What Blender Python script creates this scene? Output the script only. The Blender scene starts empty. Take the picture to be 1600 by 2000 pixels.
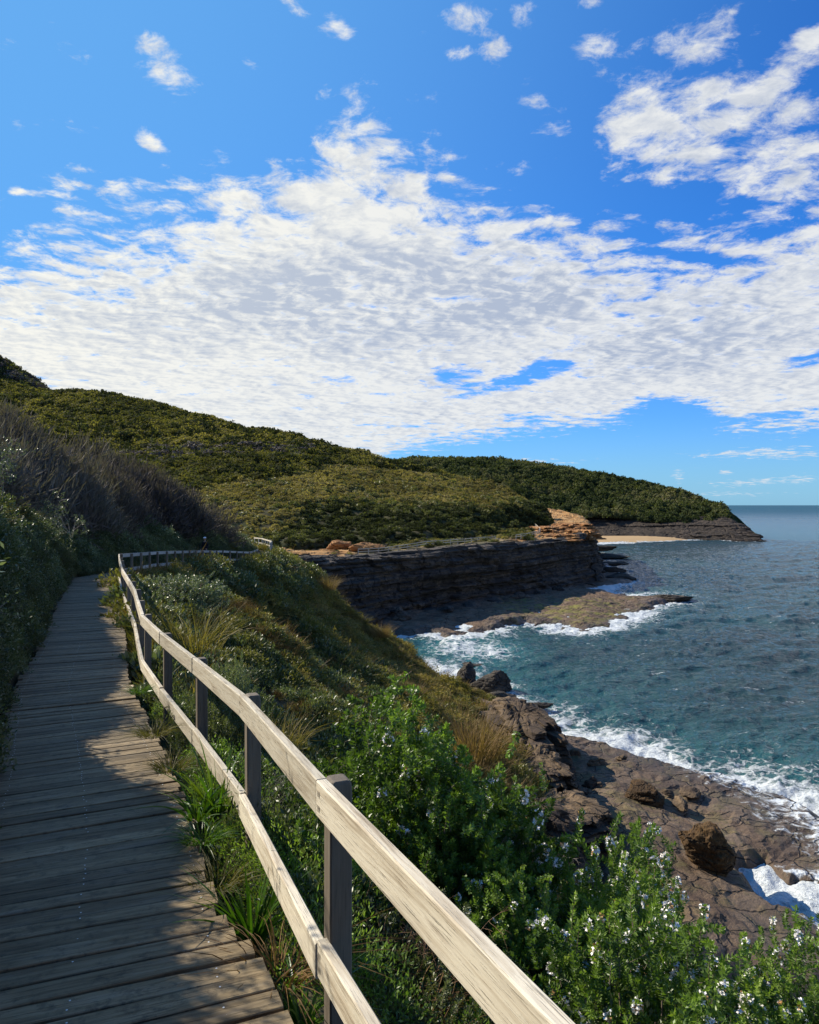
import bpy, math, numpy as np
from mathutils import Vector
C = bpy.context.scene.collection
F = 1450.0; HY = 986.0
rng = np.random.default_rng(7)
def P(px, py, Y): return ((px-800)/F*Y, Y, -(py-HY)/F*Y)
def PZ(px, py, z):
    Y = -z*F/(py-HY); return ((px-800)/F*Y, Y, z)
SEA = -22.0

# ------------------------------------------------------------------ noise
def _h(ix, iy, iz, s):
    n = (ix.astype(np.uint32)*np.uint32(374761393) + iy.astype(np.uint32)*np.uint32(668265263)
         + iz.astype(np.uint32)*np.uint32(2147483647) + np.uint32((s*1274126177) & 0xffffffff))
    n = (n ^ (n >> np.uint32(13)))*np.uint32(1274126177)
    n = (n ^ (n >> np.uint32(16)))
    return (n & np.uint32(0xffffff)).astype(np.float64)/0xffffff
def vnoise(x, y, z=None, s=0):
    x = np.asarray(x, float); y = np.asarray(y, float)
    z = np.zeros_like(x) if z is None else np.asarray(z, float)
    fx, fy, fz = np.floor(x), np.floor(y), np.floor(z)
    ix, iy, iz = fx.astype(np.int64), fy.astype(np.int64), fz.astype(np.int64)
    a, b, c = x-fx, y-fy, z-fz
    a = a*a*(3-2*a); b = b*b*(3-2*b); c = c*c*(3-2*c)
    def L(i, j, k): return _h(ix+i, iy+j, iz+k, s)
    x00 = L(0,0,0)*(1-a)+L(1,0,0)*a; x10 = L(0,1,0)*(1-a)+L(1,1,0)*a
    x01 = L(0,0,1)*(1-a)+L(1,0,1)*a; x11 = L(0,1,1)*(1-a)+L(1,1,1)*a
    return ((x00*(1-b)+x10*b)*(1-c) + (x01*(1-b)+x11*b)*c)*2-1
def fbm(x, y, z=None, o=4, s=0):
    r = 0; a = .5; f = 1.0
    for i in range(o):
        r = r + a*vnoise(np.asarray(x)*f, np.asarray(y)*f, None if z is None else np.asarray(z)*f, s+i*17)
        a *= .5; f *= 2.03
    return r
def sstep(a, b, x):
    t = np.clip((x-a)/(b-a), 0, 1); return t*t*(3-2*t)

# ------------------------------------------------------------------ mesh helpers
def mesh(name, v, f, attrs=None, smooth=False, mats=(), midx=None):
    me = bpy.data.meshes.new(name)
    v = np.asarray(v, np.float32).reshape(-1, 3); f = np.asarray(f, np.int32)
    me.vertices.add(len(v)); me.vertices.foreach_set('co', v.ravel())
    k = f.shape[1]
    me.loops.add(f.size); me.loops.foreach_set('vertex_index', f.ravel())
    me.polygons.add(len(f)); me.polygons.foreach_set('loop_start', np.arange(0, f.size, k, dtype=np.int32))
    me.update(calc_edges=True)
    me.polygons.foreach_set('use_smooth', np.full(len(f), smooth))
    for m in mats: me.materials.append(m)
    if midx is not None: me.polygons.foreach_set('material_index', np.asarray(midx, np.int32))
    for n, a in (attrs or {}).items():
        a = np.asarray(a, np.float32)
        if a.ndim == 1:
            at = me.attributes.new(n, 'FLOAT', 'POINT'); at.data.foreach_set('value', a)
        else:
            at = me.attributes.new(n, 'FLOAT_VECTOR', 'POINT'); at.data.foreach_set('vector', a.ravel())
    me.update(); return me
def obj(name, me, parent=None, label=None, cat=None, group=None, kind=None, loc=None, rz=None):
    o = bpy.data.objects.new(name, me); C.objects.link(o)
    if parent is not None: o.parent = parent
    if label: o['label'] = label
    if cat: o['category'] = cat
    if group: o['group'] = group
    if kind: o['kind'] = kind
    if loc is not None: o.location = loc
    if rz is not None: o.rotation_euler = (0, 0, rz)
    return o
def grid_faces(nu, nv):
    i = np.arange(nu-1)[:, None]*nv + np.arange(nv-1)[None, :]
    i = i.ravel(); return np.stack([i, i+1, i+nv+1, i+nv], 1)
def resample(pts, n):
    pts = np.asarray(pts, float); m = len(pts); t = np.linspace(0, m-1, n)
    i = np.clip(np.floor(t).astype(int), 0, m-2); u = (t-i)[:, None]
    if pts.ndim == 3: u = u[:, :, None]
    g = lambda k: pts[np.clip(k, 0, m-1)]
    p0, p1, p2, p3 = g(i-1), g(i), g(i+1), g(i+2)
    p0 = np.where((i == 0).reshape(u.shape[0], *[1]*(pts.ndim-1)), 2*p1-p2, p0)
    p3 = np.where((i == m-2).reshape(u.shape[0], *[1]*(pts.ndim-1)), 2*p2-p1, p3)
    return .5*((2*p1)+(-p0+p2)*u+(2*p0-5*p1+4*p2-p3)*u*u+(-p0+3*p1-3*p2+p3)*u**3)
def loft(rows, nu, nv):
    g = resample(np.asarray(rows, float), nu)
    g = resample(g.transpose(1, 0, 2), nv).transpose(1, 0, 2)
    return g
def gnormals(g):
    du = np.gradient(g, axis=0); dv = np.gradient(g, axis=1)
    n = np.cross(dv, du); n /= np.linalg.norm(n, axis=2, keepdims=True)+1e-9
    return n
def up(n): return np.where(n[..., 2:3] < 0, -n, n)
def gmesh(name, g, mat, attrs=None, smooth=True):
    f = grid_faces(g.shape[0], g.shape[1])
    n = gnormals(g)[..., 2].mean()
    if n < 0: f = f[:, ::-1]
    return mesh(name, g.reshape(-1, 3), f, attrs, smooth, [mat])
def sample(g, n, seed, filt=None, dens=None):
    r = np.random.default_rng(seed)
    a, b, c, d = g[:-1, :-1], g[:-1, 1:], g[1:, 1:], g[1:, :-1]
    cr = np.cross(c-a, d-b); ar = np.linalg.norm(cr, axis=2)/2
    w = ar.copy()
    ctr = (a+b+c+d)/4
    pxx = ctr[..., 0]/np.maximum(ctr[..., 1], .1)*F+800; pyy = HY-ctr[..., 2]/np.maximum(ctr[..., 1], .1)*F
    vis = (ctr[..., 1] > .8) & (pxx > -160) & (pxx < 1760) & (pyy < 2350)
    near = (np.linalg.norm(ctr[..., :2], axis=2) < 9) & (ctr[..., 1] > -3)
    w = w*(vis | near)
    if dens is not None: w = w*dens(ctr, pxx, pyy)
    w = w.ravel(); w /= w.sum()
    k = r.choice(len(w), n, p=w)
    a, b, c, d = [q.reshape(-1, 3)[k] for q in (a, b, c, d)]
    u = r.random((n, 1)); v = r.random((n, 1))
    p = (a*(1-u)+b*u)*(1-v)+(d*(1-u)+c*u)*v
    nn = cr.reshape(-1, 3)[k]; nn /= np.linalg.norm(nn, axis=1, keepdims=True)+1e-9
    nn = np.where(nn[:, 2:3] < 0, -nn, nn)
    return p, nn
def unit(v): return v/(np.linalg.norm(v, axis=-1, keepdims=True)+1e-9)

def tubes(paths, radii, sides=5, cap=False):
    """paths list of (n,3); radii list of (n,) -> verts, faces"""
    V = []; Fc = []; off = 0
    ang = np.arange(sides)/sides*2*np.pi
    for p, r in zip(paths, radii):
        p = np.asarray(p, float); n = len(p)
        t = unit(np.gradient(p, axis=0))
        ref = np.tile([0., 0, 1], (n, 1)); ref[np.abs(t[:, 2]) > .9] = (1, 0, 0)
        a = unit(np.cross(t, ref)); b = np.cross(t, a)
        ring = p[:, None]+(a[:, None]*np.cos(ang)[None, :, None]+b[:, None]*np.sin(ang)[None, :, None])*np.asarray(r)[:, None, None]
        V.append(ring.reshape(-1, 3))
        i = np.arange(n-1)[:, None]*sides; j = np.arange(sides)[None]; k = (j+1) % sides
        f = np.stack([i+j, i+k, i+sides+k, i+sides+j], 2).reshape(-1, 4)+off
        Fc.append(f); off += n*sides
    return np.concatenate(V), np.concatenate(Fc)

# ------------------------------------------------------------------ materials
class N:
    def __init__(s, name=None, tree=None):
        if tree is None:
            s.m = bpy.data.materials.new(name); s.m.use_nodes = True; s.t = s.m.node_tree
        else: s.t = tree
        s.t.nodes.clear(); s.n = s.t.nodes
    def a(s, typ, props=None, **ins):
        nd = s.n.new(typ)
        for k, v in (props or {}).items(): setattr(nd, k, v)
        for k, v in ins.items():
            k2 = k.replace('_', ' ') if not k[0] == 'i' or not k[1:].isdigit() else int(k[1:])
            sock = nd.inputs[k2]
            if isinstance(v, bpy.types.NodeSocket): s.t.links.new(v, sock)
            else: sock.default_value = v
        return nd
    def math(s, op, a, b=None, c=None, clamp=False):
        ins = {'i0': a}
        if b is not None: ins['i1'] = b
        if c is not None: ins['i2'] = c
        return s.a('ShaderNodeMath', dict(operation=op, use_clamp=clamp), **ins).outputs[0]
    def vm(s, op, a, b=None):
        ins = {'i0': a}
        if b is not None: ins['i1'] = b
        return s.a('ShaderNodeVectorMath', dict(operation=op), **ins).outputs[0]
    def mix(s, f, a, b, bt='MIX'):
        nd = s.n.new('ShaderNodeMix'); nd.data_type = 'RGBA'; nd.blend_type = bt
        for i, v in ((0, f), (6, a), (7, b)):
            if isinstance(v, bpy.types.NodeSocket): s.t.links.new(v, nd.inputs[i])
            else: nd.inputs[i].default_value = (*v, 1) if isinstance(v, tuple) and len(v) == 3 else v
        return nd.outputs[2]
    def noise(s, vec, scale, detail=4, rough=.55, out=0, dist=0):
        return s.a('ShaderNodeTexNoise', None, Vector=vec, Scale=scale, Detail=detail, Roughness=rough, Distortion=dist).outputs[out]
    def map(s, x, a, b, c=0., d=1., smooth=True):
        nd = s.a('ShaderNodeMapRange', dict(interpolation_type='SMOOTHSTEP' if smooth else 'LINEAR'), i0=x, i1=a, i2=b, i3=c, i4=d)
        return nd.outputs[0]
    def ramp(s, f, stops):
        nd = s.n.new('ShaderNodeValToRGB'); e = nd.color_ramp.elements
        while len(e) < len(stops): e.new(.5)
        for q, (p, c) in zip(e, stops): q.position = p; q.color = (*c, 1) if len(c) == 3 else c
        s.t.links.new(f, nd.inputs[0]); return nd.outputs[0]
    def pos(s): return s.a('ShaderNodeNewGeometry').outputs['Position']
    def attr(s, n, out=2): return s.a('ShaderNodeAttribute', dict(attribute_name=n)).outputs[out]
    def scale(s, v, xyz): return s.vm('MULTIPLY', v, xyz)
    def bump(s, h, st, dist):
        return s.a('ShaderNodeBump', None, Height=h, Strength=st, Distance=dist).outputs[0]
    def out(s, sh):
        o = s.n.new('ShaderNodeOutputMaterial'); s.t.links.new(sh, o.inputs[0]); return s.m
    def bsdf(s, col, rough=.7, nrm=None, spec=.3, **kw):
        ins = dict(Base_Color=col, Roughness=rough)
        ins['Base Color'] = ins.pop('Base_Color')
        nd = s.n.new('ShaderNodeBsdfPrincipled')
        for k, v in {**ins, 'Specular IOR Level': spec, **kw}.items():
            if isinstance(v, bpy.types.NodeSocket): s.t.links.new(v, nd.inputs[k])
            else: nd.inputs[k].default_value = (*v, 1) if isinstance(v, tuple) and len(v) == 3 else v
        if nrm is not None: s.t.links.new(nrm, nd.inputs['Normal'])
        return nd.outputs[0]

def leaf_mat(name, cols, trans=.35, rough=.5, nscale=.5, spec=.4, patch=None):
    m = N(name); p = m.pos()
    r = m.attr('rv')
    oi = m.a('ShaderNodeObjectInfo').outputs['Random']
    nz = m.noise(p, nscale, 3)
    f = m.math('ADD', m.math('MULTIPLY', r, .45), m.math('ADD', m.math('MULTIPLY', oi, .25), m.math('MULTIPLY', m.map(nz, .35, .65), .4)), clamp=True)
    k = len(cols)
    col = m.ramp(f, [(i/(k-1), c) for i, c in enumerate(cols)])
    if patch:
        pc, ps, lo, hi = patch
        col = m.mix(m.map(m.noise(p, ps, 3), lo, hi), col, pc)
    b = m.bsdf(col, rough, spec=spec)
    t = m.a('ShaderNodeBsdfTranslucent', None, Color=m.mix(1., col, (1.3, 1.4, .5), 'MULTIPLY')).outputs[0]
    return m.out(m.a('ShaderNodeMixShader', None, i0=trans, i1=b, i2=t).outputs[0])

M = {}
M['ros'] = leaf_mat('rosemary_leaf', [(0.029, 0.049, 0.013), (0.074, 0.130, 0.023), (0.169, 0.259, 0.047), (0.338, 0.410, 0.093)], .38, .42, 1.2, .5)
M['dark'] = leaf_mat('dark_leaf', [(0.020, 0.029, 0.015), (0.045, 0.061, 0.027), (0.089, 0.109, 0.047), (0.152, 0.164, 0.076)], .3, .42, .8, .5)
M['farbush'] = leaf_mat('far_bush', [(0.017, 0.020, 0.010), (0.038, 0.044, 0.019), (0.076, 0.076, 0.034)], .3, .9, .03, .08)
M['banksia'] = leaf_mat('grey_green_leaf', [(0.043, 0.060, 0.030), (0.102, 0.128, 0.064), (0.204, 0.230, 0.128)], .25, .4, .8, .5)
M['heath'] = leaf_mat('tussock_heath', [(0.050, 0.043, 0.014), (0.122, 0.101, 0.029), (0.230, 0.180, 0.061), (0.331, 0.252, 0.101)], .35, .8, .3, .1)
M['olive'] = leaf_mat('olive_leaf', [(.06, .06, .018), (.13, .125, .035), (.23, .21, .06)], .3, .5, .05)
M['gold'] = leaf_mat('gold_scrub', [(0.065, 0.054, 0.023), (0.192, 0.156, 0.061), (0.351, 0.278, 0.123)], .35, .8, .06, .1)
M['green'] = leaf_mat('green_scrub', [(0.031, 0.031, 0.015), (0.081, 0.078, 0.026), (0.173, 0.150, 0.049), (0.261, 0.213, 0.079)], .4, .8, .02, .1)
M['hill'] = leaf_mat('hill_scrub', [(0.030, 0.035, 0.014), (0.077, 0.084, 0.029), (0.154, 0.154, 0.052)], .35, .85, .03, .25)
M['forest'] = leaf_mat('forest_leaf', [(0.016, 0.021, 0.010), (0.040, 0.054, 0.021), (0.095, 0.104, 0.040), (0.181, 0.152, 0.081)], .3, .85, .02, .1)
M['twig'] = leaf_mat('purple_twig', [(0.041, 0.032, 0.033), (0.101, 0.081, 0.077), (0.175, 0.151, 0.126)], .15, .8, .1, .1)
M['grass'] = leaf_mat('olive_grass', [(0.038, 0.041, 0.013), (0.098, 0.090, 0.026), (0.195, 0.150, 0.049), (0.300, 0.225, 0.090)], .35, .6, .3, .2)
M['straw'] = leaf_mat('straw_grass', [(0.095, 0.054, 0.024), (0.184, 0.116, 0.048), (0.258, 0.177, 0.082)], .3, .6, .5, .2)
M['strap'] = leaf_mat('strap_leaf', [(0.016, 0.048, 0.006), (0.048, 0.112, 0.010), (0.128, 0.176, 0.016)], .35, .35, 3., .5)
M['fern'] = leaf_mat('dead_frond', [(0.070, 0.035, 0.014), (0.140, 0.077, 0.028), (0.210, 0.126, 0.049)], .2, .7, 3., .2)
def simple(name, c, rough=.7, spec=.3, nz=.15, sc=8., bs=.2):
    m = N(name); p = m.pos(); n = m.noise(p, sc, 4)
    c2 = tuple(x*(1-nz*2) for x in c); c3 = tuple(x*(1+nz*2) for x in c)
    return m.out(m.bsdf(m.mix(n, c2, c3), rough, m.bump(n, bs, .02), spec))
M['bark'] = simple('twig_bark', (.13, .10, .075), .85, sc=30.)
M['palebark'] = simple('pale_bark', (.24, .21, .18), .8, sc=30.)
M['redbark'] = simple('dry_stem', (.20, .12, .07), .85, sc=30.)
M['petal'] = simple('white_petal', (.80, .76, .73), .5, nz=.04)
M['seed'] = simple('rust_flower', (.45, .25, .10), .6, nz=.2)
M['metal'] = simple('bolt_steel', (.06, .045, .035), .6, .5, .2, 60.)
M['nail'] = simple('nail_head', (.62, .62, .62), .35, .8, .05)

def soil():
    m = N('soil'); p = m.pos()
    n = m.noise(p, 1.2, 6); n2 = m.noise(p, .15, 3)
    col = m.ramp(n, [(.3, (.02, .02, .010)), (.55, (.055, .048, .022)), (.75, (.11, .085, .04))])
    col = m.mix(m.map(n2, .45, .65), col, (.04, .05, .018))
    return m.out(m.bsdf(col, .95, m.bump(n, .6, .15), .1))
M['soil'] = soil()

def rock(name, pal, zs=1.6, zoff=None, algae=None, wash=False, lay=.55, bumpd=.5):
    m = N(name); p = m.pos()
    w = m.noise(p, .12, 3)
    ps = m.vm('MULTIPLY', p, (.09, .09, zs))
    strata = m.noise(ps, 1., 5, .6)
    blot = m.noise(p, .35, 6, .65)
    fine = m.noise(p, 4., 6, .7)
    f = m.math('ADD', m.math('MULTIPLY', strata, lay), m.math('MULTIPLY', blot, 1-lay))
    k = len(pal)
    col = m.ramp(f, [(.32+.36*i/(k-1), c) for i, c in enumerate(pal)])
    col = m.mix(m.map(fine, .35, .7, 0, .45), col, (.03, .022, .016))
    if algae:
        ac, lo, hi = algae
        col = m.mix(m.math('MULTIPLY', m.attr('alg'), m.map(m.noise(p, .5, 5, .7), lo, hi)), col, ac)
    rough = .85
    if wash:
        ws = m.attr('wash')
        l1 = m.noise(m.vm('MULTIPLY', p, (1., 1., 1.)), .9, 7, .72, dist=.8)
        fo = m.map(m.math('ADD', l1, m.math('MULTIPLY', m.math('SUBTRACT', ws, 1.), .5)), .38, .56)
        wet = m.attr('wet')
        col = m.mix(m.math('MULTIPLY', wet, .62), col, (.040, .031, .024))
        col = m.mix(fo, col, (.58, .61, .63))
        rough = m.math('SUBTRACT', .85, m.math('MULTIPLY', wet, .4))
    cp_ = m.vm('ADD', m.vm('MULTIPLY', p, (.30, .42, .8)), m.vm('MULTIPLY', m.a('ShaderNodeTexNoise', None, Vector=p, Scale=.5, Detail=4.).outputs[1], (.9, .9, .6)))
    vz_ = m.a('ShaderNodeTexVoronoi', dict(feature='DISTANCE_TO_EDGE'), Vector=cp_, Scale=1.2).outputs[0]
    ck = m.math('MULTIPLY', m.map(vz_, .0, .045, 1, 0), m.map(blot, .38, .52))
    col = m.mix(m.math('MULTIPLY', ck, .8), col, (.014, .011, .009))
    strata = m.math('SUBTRACT', strata, m.math('MULTIPLY', ck, .5))
    h = m.math('ADD', m.math('MULTIPLY', strata, .8), m.math('ADD', m.math('MULTIPLY', blot, .5), m.math('MULTIPLY', fine, .25)))
    return m.out(m.bsdf(col, rough, m.bump(h, .9, bumpd), .25))
M['cliff'] = rock('cliff_rock', [(0.014, 0.012, 0.012), (0.032, 0.028, 0.026), (0.072, 0.061, 0.051), (0.142, 0.107, 0.076), (0.035, 0.030, 0.027)], 1.3, bumpd=.9)
M['headcliff'] = rock('headland_rock', [(.012, .010, .009), (.028, .022, .018), (.055, .042, .032), (.085, .062, .045), (.03, .024, .02)], .6, bumpd=1.5)
M['orange'] = rock('orange_rock', [(0.095, 0.046, 0.017), (0.332, 0.145, 0.050), (0.475, 0.238, 0.090), (0.539, 0.317, 0.146)], 1.0, lay=.3)
M['shore'] = rock('shore_rock', [(0.035, 0.023, 0.016), (0.092, 0.057, 0.037), (0.160, 0.103, 0.064), (0.191, 0.136, 0.095), (0.099, 0.071, 0.053)], .9, algae=((0.153, 0.136, 0.034), .47, .62), wash=True, lay=.35)
M['brownrock'] = rock('brown_rock', [(0.020, 0.015, 0.011), (0.060, 0.040, 0.028), (0.137, 0.093, 0.054), (0.241, 0.161, 0.092)], 2.2, lay=.6)
M['boulder'] = rock('orange_boulder', [(0.022, 0.013, 0.006), (0.079, 0.043, 0.016), (0.151, 0.090, 0.033)], 1.0, lay=.2)
M['blackrock'] = rock('black_boulder', [(.02, .018, .016), (.05, .042, .034), (.13, .10, .07)], 1.0, lay=.3)
def sand():
    m = N('sand'); p = m.pos(); n = m.noise(p, .2, 5)
    return m.out(m.bsdf(m.mix(n, (.30, .20, .10), (.44, .31, .18)), .9, m.bump(n, .3, .2), .1))
M['sand'] = sand()

def wood(name, cols, grain_s=(1.2, 46., 46.), crack=(.03, .025, .02), rough=.75, bs=.35, speck=None, ramp=(.30, .70)):
    m = N(name); wc = m.attr('wc', 1); rv = m.attr('rv')
    off = m.a('ShaderNodeCombineXYZ', None, i0=m.math('MULTIPLY', rv, 37.), i1=m.math('MULTIPLY', rv, 91.), i2=0.).outputs[0]
    v = m.vm('ADD', wc, off)
    warp = m.a('ShaderNodeTexNoise', None, Vector=m.vm('MULTIPLY', v, (1.5, 6., 6.)), Scale=1., Detail=2.).outputs[1]
    v2 = m.vm('ADD', m.vm('MULTIPLY', v, grain_s), m.vm('MULTIPLY', warp, (0., 3.2, 3.2)))
    g = m.noise(v2, 1., 7, .68)
    g2 = m.noise(m.vm('MULTIPLY', v, (5., 220., 220.)), 1., 3, .6)
    big = m.noise(m.vm('MULTIPLY', v, (1.4, 7., 7.)), 1., 3)
    k = len(cols)
    col = m.ramp(m.math('ADD', m.math('MULTIPLY', g, .6), m.math('MULTIPLY', big, .4)), [(ramp[0]+(ramp[1]-ramp[0])*i/(k-1), c) for i, c in enumerate(cols)])
    hv = m.math('MULTIPLY_ADD', rv, .5, .75)
    col = m.mix(1., col, m.a('ShaderNodeCombineXYZ', None, i0=hv, i1=hv, i2=hv).outputs[0], 'MULTIPLY')
    cr = m.map(g2, .565, .68)
    cr2 = m.math('MULTIPLY', cr, m.map(big, .4, .6))
    col = m.mix(m.math('MULTIPLY', cr2, .7), col, crack)
    st_ = m.noise(m.vm('MULTIPLY', v, (2.2, 10., 10.)), 1., 5, .65)
    col = m.mix(m.map(st_, .52, .72, 0, .26), col, (.20, .185, .165))
    if speck:
        col = m.mix(m.math('MULTIPLY', m.map(m.noise(m.pos(), 14., 5, .7), .5, .68), .6), col, speck)
    h = m.math('SUBTRACT', m.math('MULTIPLY', g, .6), m.math('MULTIPLY', cr, .7))
    return m.out(m.bsdf(col, rough, m.bump(h, bs, .006), .25))
M['rail'] = wood('weathered_rail', [(0.233, 0.185, 0.130), (0.398, 0.343, 0.261), (0.508, 0.460, 0.370), (0.343, 0.288, 0.219)], crack=(0.062, 0.044, 0.027), ramp=(.36, .64), bs=.6)
M['post'] = wood('weathered_post', [(0.077, 0.062, 0.046), (0.147, 0.120, 0.093), (0.202, 0.167, 0.128)], crack=(0.046, 0.035, 0.027))
M['deck'] = wood('deck_plank', [(0.046, 0.030, 0.016), (0.101, 0.070, 0.037), (0.176, 0.128, 0.069), (0.229, 0.172, 0.101), (0.114, 0.081, 0.046)], (1.6, 34., 34.), (0.012, 0.009, 0.006), .7, .7, speck=(0.048, 0.040, 0.028))
M['greyrail'] = wood('grey_rail', [(.20, .20, .20), (.33, .33, .32), (.42, .42, .40)], crack=(.08, .07, .06))

# ------------------------------------------------------------------ world
SAZ, SEL = math.radians(-63), math.radians(36)
sun_dir = Vector((math.sin(SAZ)*math.cos(SEL), math.cos(SAZ)*math.cos(SEL), math.sin(SEL)))
W = bpy.data.worlds.new('World'); bpy.context.scene.world = W; W.use_nodes = True
def azel(px, py):
    x = (px-800)/F; z = (HY-py)/F
    return math.atan2(x, 1), math.atan2(z, math.hypot(x, 1))
def world():
    m = N(tree=W.node_tree)
    d = m.a('ShaderNodeTexCoord').outputs['Generated']
    sx = m.a('ShaderNodeSeparateXYZ', None, i0=d).outputs
    x, y, z = sx[0], sx[1], sx[2]
    sky = m.a('ShaderNodeTexSky', dict(sky_type='NISHITA', sun_disc=False, sun_elevation=SEL, sun_rotation=SAZ, altitude=10., air_density=1.0, dust_density=.3, ozone_density=2.0)).outputs[0]
    STR = .062
    el0 = m.math('ARCSINE', z)
    tint = m.mix(m.map(el0, 0., .35), (.42, .92, 1.75), (.25, .90, 1.85))
    gm = m.mix(1., sky, tint, 'MULTIPLY')
    az = m.math('ARCTAN2', x, y); el = m.math('ARCSINE', z)
    zz = m.math('ADD', m.math('MAXIMUM', z, 0.), .085)
    px = m.math('DIVIDE', x, zz); py = m.math('DIVIDE', y, zz)
    pv = m.a('ShaderNodeCombineXYZ', None, i0=px, i1=py, i2=0.).outputs[0]
    # slightly sheared so the rows of cloudlets run up to the right as seen here
    n1 = m.noise(pv, 2.0, 3, .55)
    wv = m.a('ShaderNodeTexNoise', None, Vector=pv, Scale=4., Detail=3.).outputs[1]
    pw = m.vm('ADD', pv, m.vm('MULTIPLY', m.vm('SUBTRACT', wv, (.5, .5, .5)), (.13, .13, 0.)))
    n2 = m.noise(pw, 9., 7, .62)
    n2b = m.noise(m.vm('ADD', pw, (-.028, .014, 0.)), 9., 5, .62)
    vo = m.a('ShaderNodeTexVoronoi', dict(feature='F1'), Vector=pw, Scale=11.).outputs[0]
    n3 = m.noise(pw, 34., 5, .7)
    # coverage
    top = [(-200, 470), (0, 450), (150, 425), (260, 405), (360, 362), (430, 315), (560, 285), (640, 215), (700, 178), (770, 240), (850, 330), (950, 362), (1100, 385), (1220, 440), (1350, 455), (1450, 420), (1530, 370), (1600, 330), (1800, 300)]
    bot = [(-200, 960), (700, 930), (780, 893), (900, 872), (1000, 858), (1100, 846), (1200, 836), (1280, 822), (1350, 828), (1420, 850), (1600, 850), (1800, 880)]
    azn = m.map(az, -.9, .9, 0, 1, False)
    def curve(pts):
        st = []
        for q in pts:
            a, e = azel(*q); st.append(((a+.9)/1.8, (e, e, e)))
        return m.ramp(azn, st)
    tp = curve(top); bt = curve(bot)
    ct = m.map(m.math('SUBTRACT', tp, el), -.07, .15, -.46, .88, False)
    cb = m.map(m.math('SUBTRACT', el, bt), -.012, .03, -.5, .72, False)
    cov = m.math('MINIMUM', ct, cb)
    ae = m.a('ShaderNodeCombineXYZ', None, i0=az, i1=el, i2=0.).outputs[0]
    def ell(cx, cy, rx, ry, rot=0, soft=1.):
        a, e = azel(cx, cy); ca = math.cos(a)
        ra = rx/F*ca*ca; re = ry/F*math.cos(e)**2/ca*ca
        q = m.a('ShaderNodeMapping', dict(vector_type='TEXTURE'), Vector=ae, Location=(a, e, 0), Rotation=(0, 0, math.radians(rot)), Scale=(ra, re, 1)).outputs[0]
        r = m.a('ShaderNodeVectorMath', dict(operation='LENGTH'), i0=q).outputs['Value']
        return r
    pos = [(320, 138, 72, 46, -25, .30), (493, 128, 42, 20, -20, .12), (575, 10, 45, 22, -15, .2), (665, 30, 50, 40, 0, .0), (915, 40, 70, 55, -20, .28),
           (935, 95, 60, 28, 0, .15), (1015, 30, 30, 40, 0, .1), (160, 376, 85, 22, 3, .14), (34, 372, 26, 14, 0, .1), (342, 403, 42, 24, 0, .25), (300, 275, 40, 24, -30, .1),
           (1290, 275, 210, 95, -18, .42), (1270, 170, 200, 100, 30, .22), (1290, 215, 270, 150, 10, .13), (1170, 85, 60, 40, 10, .14), (1480, 185, 130, 60, 28, .30), (1585, 70, 50, 40, 0, .25), (1540, 320, 140, 110, 0, .34),
           (1030, 200, 60, 20, 12, -.02), (1150, 5, 40, 20, 0, .1), (1480, 5, 200, 18, 0, .0), (1490, 885, 150, 12, 0, .16), (960, 903, 190, 9, 0, .2), (1500, 940, 150, 9, 2, .10), (1380, 965, 160, 6, 0, .08),
           (1325, 931, 14, 16, 0, .2), (1418, 923, 16, 8, 0, .15), (1560, 936, 60, 12, 3, .1)]
    for cx, cy, rx, ry, rot, st in pos:
        r = ell(cx, cy, rx, ry, rot)
        cov = m.math('MAXIMUM', cov, m.map(r, .35, 1.45, st, -.5, False))
    neg = [(1010, 742, 120, 17, 14, .9), (880, 738, 55, 26, 0, .8), (1305, 800, 90, 26, -3, .9), (1590, 700, 70, 14, 10, .8), (1480, 815, 180, 10, 4, .6), (1230, 400, 200, 26, -8, .45), (1065, 707, 50, 10, 0, .7),
           (800, 830, 90, 10, 0, .35), (660, 740, 60, 12, 0, .35), (1010, 815, 60, 10, 0, .5), (470, 300, 60, 18, -30, .3), (590, 320, 60, 40, -30, .35), (1380, 505, 130, 14, -10, .4)]
    for cx, cy, rx, ry, rot, st in neg:
        r = ell(cx, cy, rx, ry, rot)
        cov = m.math('SUBTRACT', cov, m.map(r, .3, 1.4, st, 0., False))
    det = m.math('ADD', m.math('MULTIPLY', m.math('SUBTRACT', n1, .5), .9), m.math('ADD', m.math('MULTIPLY', m.math('SUBTRACT', n2, .5), 1.9),
          m.math('ADD', m.math('MULTIPLY', m.math('SUBTRACT', .38, vo), .55), m.math('MULTIPLY', m.math('SUBTRACT', n3, .5), .75))))
    dens = m.math('ADD', cov, det)
    alpha = m.map(dens, -.16, .46, 0, 1)
    alpha = m.math('MULTIPLY', alpha, m.map(el, -.01, .012))
    sd = m.a('ShaderNodeVectorMath', dict(operation='DOT_PRODUCT'), i0=d, i1=tuple(sun_dir)).outputs['Value']
    glow = m.map(sd, .25, .95, 0, 1)
    r = ell(740, 575, 800, 135, 2)
    r2 = ell(1330, 660, 380, 90, 5)
    thick = m.math('MULTIPLY', m.math('MAXIMUM', m.map(r, .2, 1.25, 1.15, .10), m.map(r2, .3, 1.2, .8, 0)), m.map(dens, .15, .95))
    # light side and shadow side of each puff, seen from the direction of the sun
    rel = m.math('MULTIPLY', m.math('SUBTRACT', n2, n2b), 2.9)
    sh = m.math('ADD', m.math('MULTIPLY', thick, .86), m.math('ADD', m.math('ADD', m.math('MULTIPLY', m.math('SUBTRACT', .52, n2), 1.15), m.math('MULTIPLY', m.math('SUBTRACT', n1, .5), 1.1)), m.math('ADD', rel, m.math('ADD', m.math('MULTIPLY', m.math('SUBTRACT', .5, n3), .6), .10))), clamp=True)
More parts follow.
